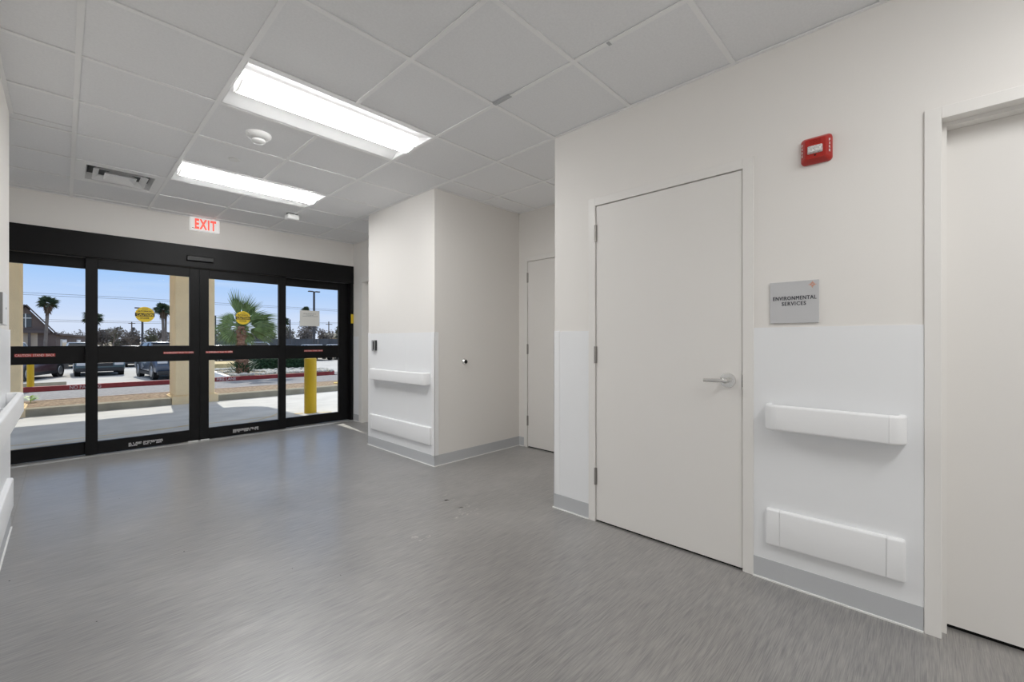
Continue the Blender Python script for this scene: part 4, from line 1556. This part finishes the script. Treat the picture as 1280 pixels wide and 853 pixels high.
GREY = (M_SCRUBGREY, 'grey brown scrub')
OLIVE = (M_SCRUB, 'olive green scrub')
tree_row([(-1.2, 172, 5.0, 2.0), (1.4, 180, 5.6, 2.0), (4.0, 172, 5.2, 2.0), (6.6, 180, 5.7, 2.2)], 'scrub trees behind the brown building', 'above the brown wing roof', [GREY], 300)
tree_row([(5.3, 118, 4.4, 1.7), (7.4, 125, 5.0, 1.9), (9.0, 118, 4.3, 1.7), (11.0, 128, 4.7, 1.7), (12.6, 118, 4.4, 1.7), (14.9, 127, 4.7, 1.9), (16.2, 118, 4.3, 1.7)],
         'scrub trees along the far lot edge', 'behind the left round caution decal', [GREY, OLIVE, GREY], 900)
tree_row([(20.6, 104, 4.7, 2.1), (23.4, 111, 5.2, 2.2), (25.6, 104, 4.5, 2.1), (28.6, 111, 5.2, 2.2), (30.6, 104, 4.4, 2.1), (33.0, 120, 5.1, 2.2)],
         'trees behind the far fence', 'behind the wind-blown palm', [OLIVE, GREY], 800)
tree_row([(34.0, 102, 4.3, 1.8), (37.0, 109, 5.9, 2.3), (38.2, 102, 6.1, 2.0), (41.9, 110, 6.7, 2.4), (45.2, 99.5, 5.7, 1.9), (46.4, 110, 4.7, 2.0), (47.8, 103, 3.8, 1.8), (51.6, 110, 3.6, 1.8)],
         'trees seen through the rightmost panel', 'below the paper notice', [GREY, OLIVE, GREY], 900)

hd = empty('clipped_hedge', (7.2, 22.6, -0.13), 'dark green clipped hedge on the island behind the river stones', 'hedge')
make('branches', bx(6.05, 8.35, 22.2, 22.95, -0.13, 0.38), MATS['hedge_leaf'], hd)
f = MB()
for _ in range(2600):
    side = random.random()
    x = random.uniform(5.98, 8.42)
    if side < 0.55:
        p = Vector((x, 22.15 + random.uniform(-.05, .05), random.uniform(-0.12, 0.45)))
    elif side < 0.85:
        p = Vector((x, random.uniform(22.15, 23.0), 0.41 + random.uniform(-.04, .05)))
    else:
        p = Vector((random.choice((6.0, 8.4)) + random.uniform(-.04, .04), random.uniform(22.15, 23.0), random.uniform(-0.12, 0.43)))
    u = Vector((random.gauss(0, 1), random.gauss(0, 1), random.gauss(0, 1))).normalized()
    v = u.orthogonal().normalized()
    s = random.uniform(0.03, 0.065)
    f.poly([p - u * s, p + v * s * .6, p + u * s, p - v * s * .6])
make('leaves', f, M_HEDGE, hd, kind='stuff')


# ---- cars
def car(name, kind, paint, label, x, y, z, rot, group=None):
    """front faces local -Y"""
    root = empty(name, (0, 0, 0), label, 'car', group)
    suv = kind == 'suv'
    L2, W2 = 2.28, 0.90
    if suv:
        body = [(-2.22, .34), (-2.28, .62), (-2.20, .88), (-1.95, 1.00), (-0.95, 1.10), (1.9, 1.12), (2.22, 1.06), (2.28, .62), (2.22, .36)]
        cab = [(-1.0, 1.08), (-0.25, 1.58), (0.2, 1.66), (1.7, 1.64), (2.12, 1.08)]
        wr, wz = 0.37, (-1.42, 1.38)
    else:
        body = [(-2.25, .28), (-2.32, .50), (-2.24, .66), (-1.9, .77), (-1.0, .88), (1.4, .93), (2.15, .95), (2.30, .72), (2.28, .32)]
        cab = [(-1.05, .88), (-0.30, 1.33), (0.1, 1.41), (0.95, 1.39), (1.70, .93)]
        wr, wz = 0.32, (-1.42, 1.38)
    make('body', MB().prism(body, 'x', -W2, W2, bevel=0.07, seg=2), paint, root, smooth=True)
    # tapered greenhouse
    m = MB()
    zt = max(p[1] for p in cab)
    zb_ = cab[0][1]
    rings = []
    for sgn in (-1, 1):
        rings.append([m.b.verts.new((sgn * (W2 * (0.95 - 0.22 * (p[1] - zb_) / (zt - zb_))), p[0], p[1])) for p in cab])
    m.b.faces.new(rings[0][::-1])
    m.b.faces.new(rings[1])
    for q in range(len(cab)):
        r = (q + 1) % len(cab)
        m.b.faces.new((rings[0][q], rings[0][r], rings[1][r], rings[1][q]))
    bmesh.ops.recalc_face_normals(m.b, faces=list(m.b.faces))
    make('windows', m, M_CARGLASS, root)
    # roof skin and pillars
    rf = MB()
    wt_ = W2 * 0.74
    ry0, ry1 = cab[1][0], cab[-2][0]
    rf.prism([(-wt_, ry0 + .02), (wt_, ry0 + .02), (wt_, ry1), (-wt_, ry1)], 'z', zt - 0.05, zt + 0.015, bevel=0.02, seg=2)
    make('roof', rf, paint, root, smooth=True)
    for sgn in (-1, 1):
        for a, b in ((0, 1), (4, 3)):
            pk = MB()
            pk.tube([(sgn * W2 * 0.945, cab[a][0], cab[a][1]), (sgn * W2 * 0.745, cab[b][0], cab[b][1] - 0.01)], 0.045, 6)
            make('pillar', pk, paint, root)
        pk = MB()
        pk.tube([(sgn * W2 * 0.95, 0.35, zb_), (sgn * W2 * 0.745, 0.35, zt - 0.03)], 0.035, 6)
        make('pillar', pk, paint, root)
    for sgn in (-1, 1):
        for yy in wz:
            xo = sgn * (W2 + 0.005)
            wv_ = make('wheel', MB().cyl((xo - sgn * 0.22, yy, wr), (xo, yy, wr), wr, n=24), M_TYRE, root)
            rm = MB().lathe([(wr * 0.66, 0.0), (wr * 0.64, 0.012), (wr * 0.2, 0.006), (wr * 0.16, 0.016), (0.01, 0.016)], (xo, yy, wr), (sgn, 0, 0), 20)
            make('rim', rm, M_RIM, wv_)
            make('arch', MB().cyl((sgn * (W2 - 0.02), yy, wr + 0.02), (sgn * (W2 + 0.003), yy, wr + 0.02), wr + 0.06, n=24), M_CARTRIM, root)
        zl = 0.80 if suv else 0.60
        make('head_lamp', bx(sgn * 0.50, sgn * 0.84, -2.33, -2.15, zl - 0.06, zl + 0.07, bevel=0.02), M_HEADLAMP, root)
        make('tail_lamp', bx(sgn * 0.55, sgn * 0.87, 2.12, 2.30, zl + 0.05, zl + 0.20, bevel=0.02), M_TAIL, root)
        make('mirror', bx(sgn * 0.90, sgn * 1.06, -0.80, -0.70, zb_ + 0.02, zb_ + 0.15, bevel=0.03), paint, root)
    make('grille', bx(-0.45, 0.45, -2.335, -2.20, 0.50 if not suv else 0.62, 0.66 if not suv else 0.86, bevel=0.02), M_CARTRIM, root)
    make('bumper', bx(-0.86, 0.86, -2.36, -2.20, 0.24, 0.42, bevel=0.05), M_CARTRIM, root)
    make('sill_trim', bx(-0.905, 0.905, -1.0, 1.0, 0.20, 0.34), M_CARTRIM, root)
    root.location = (x, y, z)
    root.rotation_euler = (0, 0, rot)
    return root


sedan = car('sedan', 'sedan', PAINT['teal'], 'dark teal sedan facing the entrance beside the left post', 1.27, 31.6, -0.52, 0.0)
suv = car('suv', 'suv', PAINT['blue'], 'blue grey sport utility vehicle half hidden by the tan column', 3.50, 26.3, -0.505, math.radians(4))


def repeat(src, paint, label, x, y, z, rot, group=None):
    c = copy_tree(src)
    c.location = (x, y, z)
    c.rotation_euler = (0, 0, rot)
    c['label'] = label
    if group:
        c['group'] = group
    for ch in c.children:
        if ch.name.split('.')[0] in ('body', 'roof', 'pillar', 'mirror'):
            ch.material_slots[0].link = 'OBJECT'
            ch.material_slots[0].material = paint
    return c


repeat(sedan, PAINT['maroon'], 'dark maroon sedan behind the yellow bollard beside the left column', -1.42, 29.4, -0.515, math.radians(-20))
repeat(suv, PAINT['white'], 'white sport utility vehicle behind the maroon sedan', -2.6, 39.6, -0.54, math.radians(-8))
repeat(sedan, PAINT['black'], 'black sedan between the teal sedan and the blue grey vehicle', 3.6, 40.5, -0.54, math.radians(3))
repeat(suv, PAINT['silver'], 'silver vehicle parked behind the teal sedan', 0.9, 41.4, -0.545, 0.0)
far = [(6.6, 'white'), (9.0, 'white'), (11.4, 'silver'), (13.8, 'black'), (16.2, 'white'), (18.6, 'white'), (21.0, 'grey')]
names = ['white car roof behind the palm left edge, first of the far row', 'white car whose roof shows right behind the palm trunk', 'silver car just right of the palm trunk in the far row', 'black car in the far row behind the hedge',
         'white car at the left edge of the rightmost glass panel', 'white car below the paper notice in the far row', 'grey car at the right end of the far row']
for (x, p), lab in zip(far, names):
    repeat(sedan if p != 'silver' else suv, PAINT[p], lab, x, 39.6 + 0.1 * x, -0.54, math.radians(random.uniform(-4, 4)), 'far row of parked cars')

# ---- brown gabled building with a long wing
bb = empty('brown_building', (-4.04, 100, -0.6), 'brown building with a steep gable and a low wing beyond the lot', 'building')
gx, gz = -4.04, 6.75
m = MB()
m.prism([(gx - 3.0, 2.42), (gx + 3.0, 2.42), (gx, gz - 0.15)], 'y', 100.0, 112) if False else None
g = MB()
for yy in (100.0,):
    A = [(gx - 2.95, yy, 2.5), (gx + 2.95, yy, 2.5), (gx, yy, gz - 0.2)]
    B = [(p[0], 114, p[2]) for p in A]
    g.poly(A)
    g.poly(B[::-1])
    g.poly([A[0], B[0], B[1], A[1]])
make('gable', g, M_BROWN, bb)
r = MB()
for sgn in (-1, 1):
    a0 = Vector((gx + sgn * 3.35, 99.5, 2.15))
    a1 = Vector((gx, 99.5, gz))
    n_ = Vector((sgn * (gz - 2.15), 0, 3.35)).normalized() * 0.18
    q = [a0, a1, a1 + n_, a0 + n_]
    r.poly(q)
    q2 = [Vector((p.x, 114.5, p.z)) for p in q]
    r.poly(q2[::-1])
    for i in range(4):
        r.poly([q[i], q2[i], q2[(i + 1) % 4], q[(i + 1) % 4]])
make('gable_roof', r, M_ROOFBROWN, bb)
wdw = make('gable_window', bx(gx - 0.62, gx + 0.62, 99.93, 100.02, 3.35, 5.35), M_WINDARK, bb, 'dark tall window')
make('cross_mullion', bx(gx - 0.06, gx + 0.06, 99.86, 99.94, 3.30, 5.45).box(gx - 0.62, gx + 0.62, 99.87, 99.94, 4.70, 4.82), M_WHITEPAINT, wdw, 'white cross-shaped mullion')
make('porch_fascia', bx(gx - 3.4, gx + 2.6, 99.2, 100.0, 2.45, 2.85), M_ROOFBROWN, bb)
make('wall', bx(gx - 2.9, gx + 1.25, 100.0, 113, -0.6, 2.5), M_BEIGE, bb, 'beige porch wall')
make('side_wall', bx(gx + 1.25, gx + 3.2, 100.0, 113, -0.6, 2.5), M_BROWN, bb)
make('porch_post', bx(gx + 0.25, gx + 0.55, 99.3, 99.6, -0.6, 2.45), M_ROOFBROWN, bb)
wA, wB = Vector((-0.83, 100.2)), Vector((3.9, 152))
dv = (wB - wA).normalized()
nv = Vector((-dv.y, dv.x))


def wing(u0, u1, off0, off1, z0, z1):
    P = [wA + dv * u0 + nv * off0, wA + dv * u1 + nv * off0, wA + dv * u1 + nv * off1, wA + dv * u0 + nv * off1]
    return MB().prism([(p.x, p.y) for p in P], 'z', z0, z1)


make('wing_wall', wing(0, 52, 0, 4, -0.6, 2.15), M_BROWN, bb)
make('wing_roof', wing(-0.3, 53, -0.5, 4.5, 2.15, 2.45), M_ROOFBROWN, bb)
for u in (5.0, 30.0):
    w_ = make('wing_window', wing(u, u + 8, -0.10, 0.0, 0.1, 1.5), M_WHITEPAINT, bb, 'white framed window')
    make('pane', wing(u + 0.9, u + 7.1, -0.14, -0.10, 0.22, 1.38), M_WINDARK, w_)
# small pale house far right
hs = empty('pale_house', (58, 128, -0.6), 'small pale house at the right end of the far fence', 'building')
make('wall', bx(53.5, 64, 126, 132, -0.6, 2.2), M_BEIGE, hs)
make('roof', MB().prism([(125.4, 2.1), (129, 3.6), (132.6, 2.1)], 'x', 53.0, 64.5), M_KERB, hs)
make('door', bx(56, 57, 125.92, 126.0, -0.6, 1.5), M_WHITEPAINT, hs)

fc = empty('board_fence', (38, 98, -0.6), 'long dark grey board fence behind the far row of cars', 'fence')
for k in range(17):
    x0 = 17.0 + k * 2.5
    make('fence_post', bx(x0 - 0.06, x0 + 0.06, 97.92, 98.04, -0.6, 1.85), M_FENCE, fc)
    if k < 16:
        b = MB()
        for q in range(12):
            b.box(x0 + 0.07 + q * 0.197, x0 + 0.07 + q * 0.197 + 0.185, 98.04, 98.07, -0.58, 1.70 + random.uniform(-.03, .03))
        make('board_panel', b, M_FENCE, fc, kind='stuff')


# ---- poles and wires
def pole(name, x, y, z0, z1, r, m, label, cat):
    root = empty(name, (x, y, z0), label, cat)
    make('shaft', MB().cyl((x, y, z0), (x, y, z1), r, r * 0.8, n=10), m, root)
    return root


p = pole('utility_pole', 12.4, 150, -0.6, 6.2, 0.16, M_WOODPOLE, 'wooden utility pole with a transformer left of the round caution decal', 'utility pole')
make('transformer', MB().cyl((12.75, 149.9, 3.9), (12.75, 149.9, 4.8), 0.28, n=12), M_POLE, p)
make('cross_arm', bx(11.7, 13.1, 149.75, 149.85, 5.75, 5.9), M_WOODPOLE, p)
p = pole('utility_pole', 64.0, 150, -0.6, 8.0, 0.2, M_WOODPOLE, 'wooden utility pole right of the paper notice', 'utility pole')
make('cross_arm', bx(62.9, 65.1, 149.7, 149.8, 6.9, 7.1), M_WOODPOLE, p)
p = pole('lamp_post', 6.78, 70, -0.5, 5.35, 0.13, M_POLE, 'dark lamp post behind the left round caution decal', 'lamp post')
make('lamp_head', bx(6.05, 6.80, 69.8, 70.2, 5.22, 5.36, bevel=0.03), M_POLE, p)
p = pole('lamp_post', 23.6, 60, -0.5, 7.95, 0.17, M_POLE, 'tall twin-headed lamp post rising above the paper notice', 'lamp post')
for sgn in (-1, 1):
    make('lamp_head', bx(23.6 + sgn * 0.15, 23.6 + sgn * 0.75, 59.8, 60.2, 7.86, 8.0, bevel=0.03), M_POLE, p)
pole('lamp_post', 11.3, 55, -0.5, 3.95, 0.09, M_POLE, 'thin dark post just right of the tan column', 'lamp post')
pole('lamp_post', 23.95, 70, -0.5, 4.5, 0.10, M_POLE, 'dark post beside the left edge of the rightmost glass panel', 'lamp post')
pole('lamp_post', 17.1, 60, -0.5, 2.6, 0.09, M_POLE, 'short dark post right of the near palm, the left one of two', 'lamp post')
pole('lamp_post', 18.0, 61, -0.5, 2.6, 0.09, M_POLE, 'short dark post right of the near palm, the right one of two', 'lamp post')
for off, dz, lab in ((-0.6, 0.0, 'lowest power line strung between the utility poles'), (0.6, 0.75, 'second lowest power line strung between the utility poles')):
    pts = [(-60, 149.6, 5.5 + dz), (12.4, 149.6, 5.90 + dz * 0.5), (38, 149.55, 6.1 + dz * 0.6), (64.0, 149.55, 7.25 + dz * 0.5), (140, 149.55, 8.5 + dz)]
    make('power_line', MB().tube(pts, 0.045, 4), M_POLE, None, lab, 'power line')
for dz, lab in ((0.0, 'lower of the two high power lines crossing the sky above the left caution decal'), (0.5, 'upper of the two high power lines crossing the sky above the left caution decal')):
    make('power_line', MB().tube([(-60, 160, 12.2 + dz), (10, 160, 12.8 + dz), (80, 160, 12.4 + dz)], 0.05, 4), M_POLE, None, lab, 'power line')
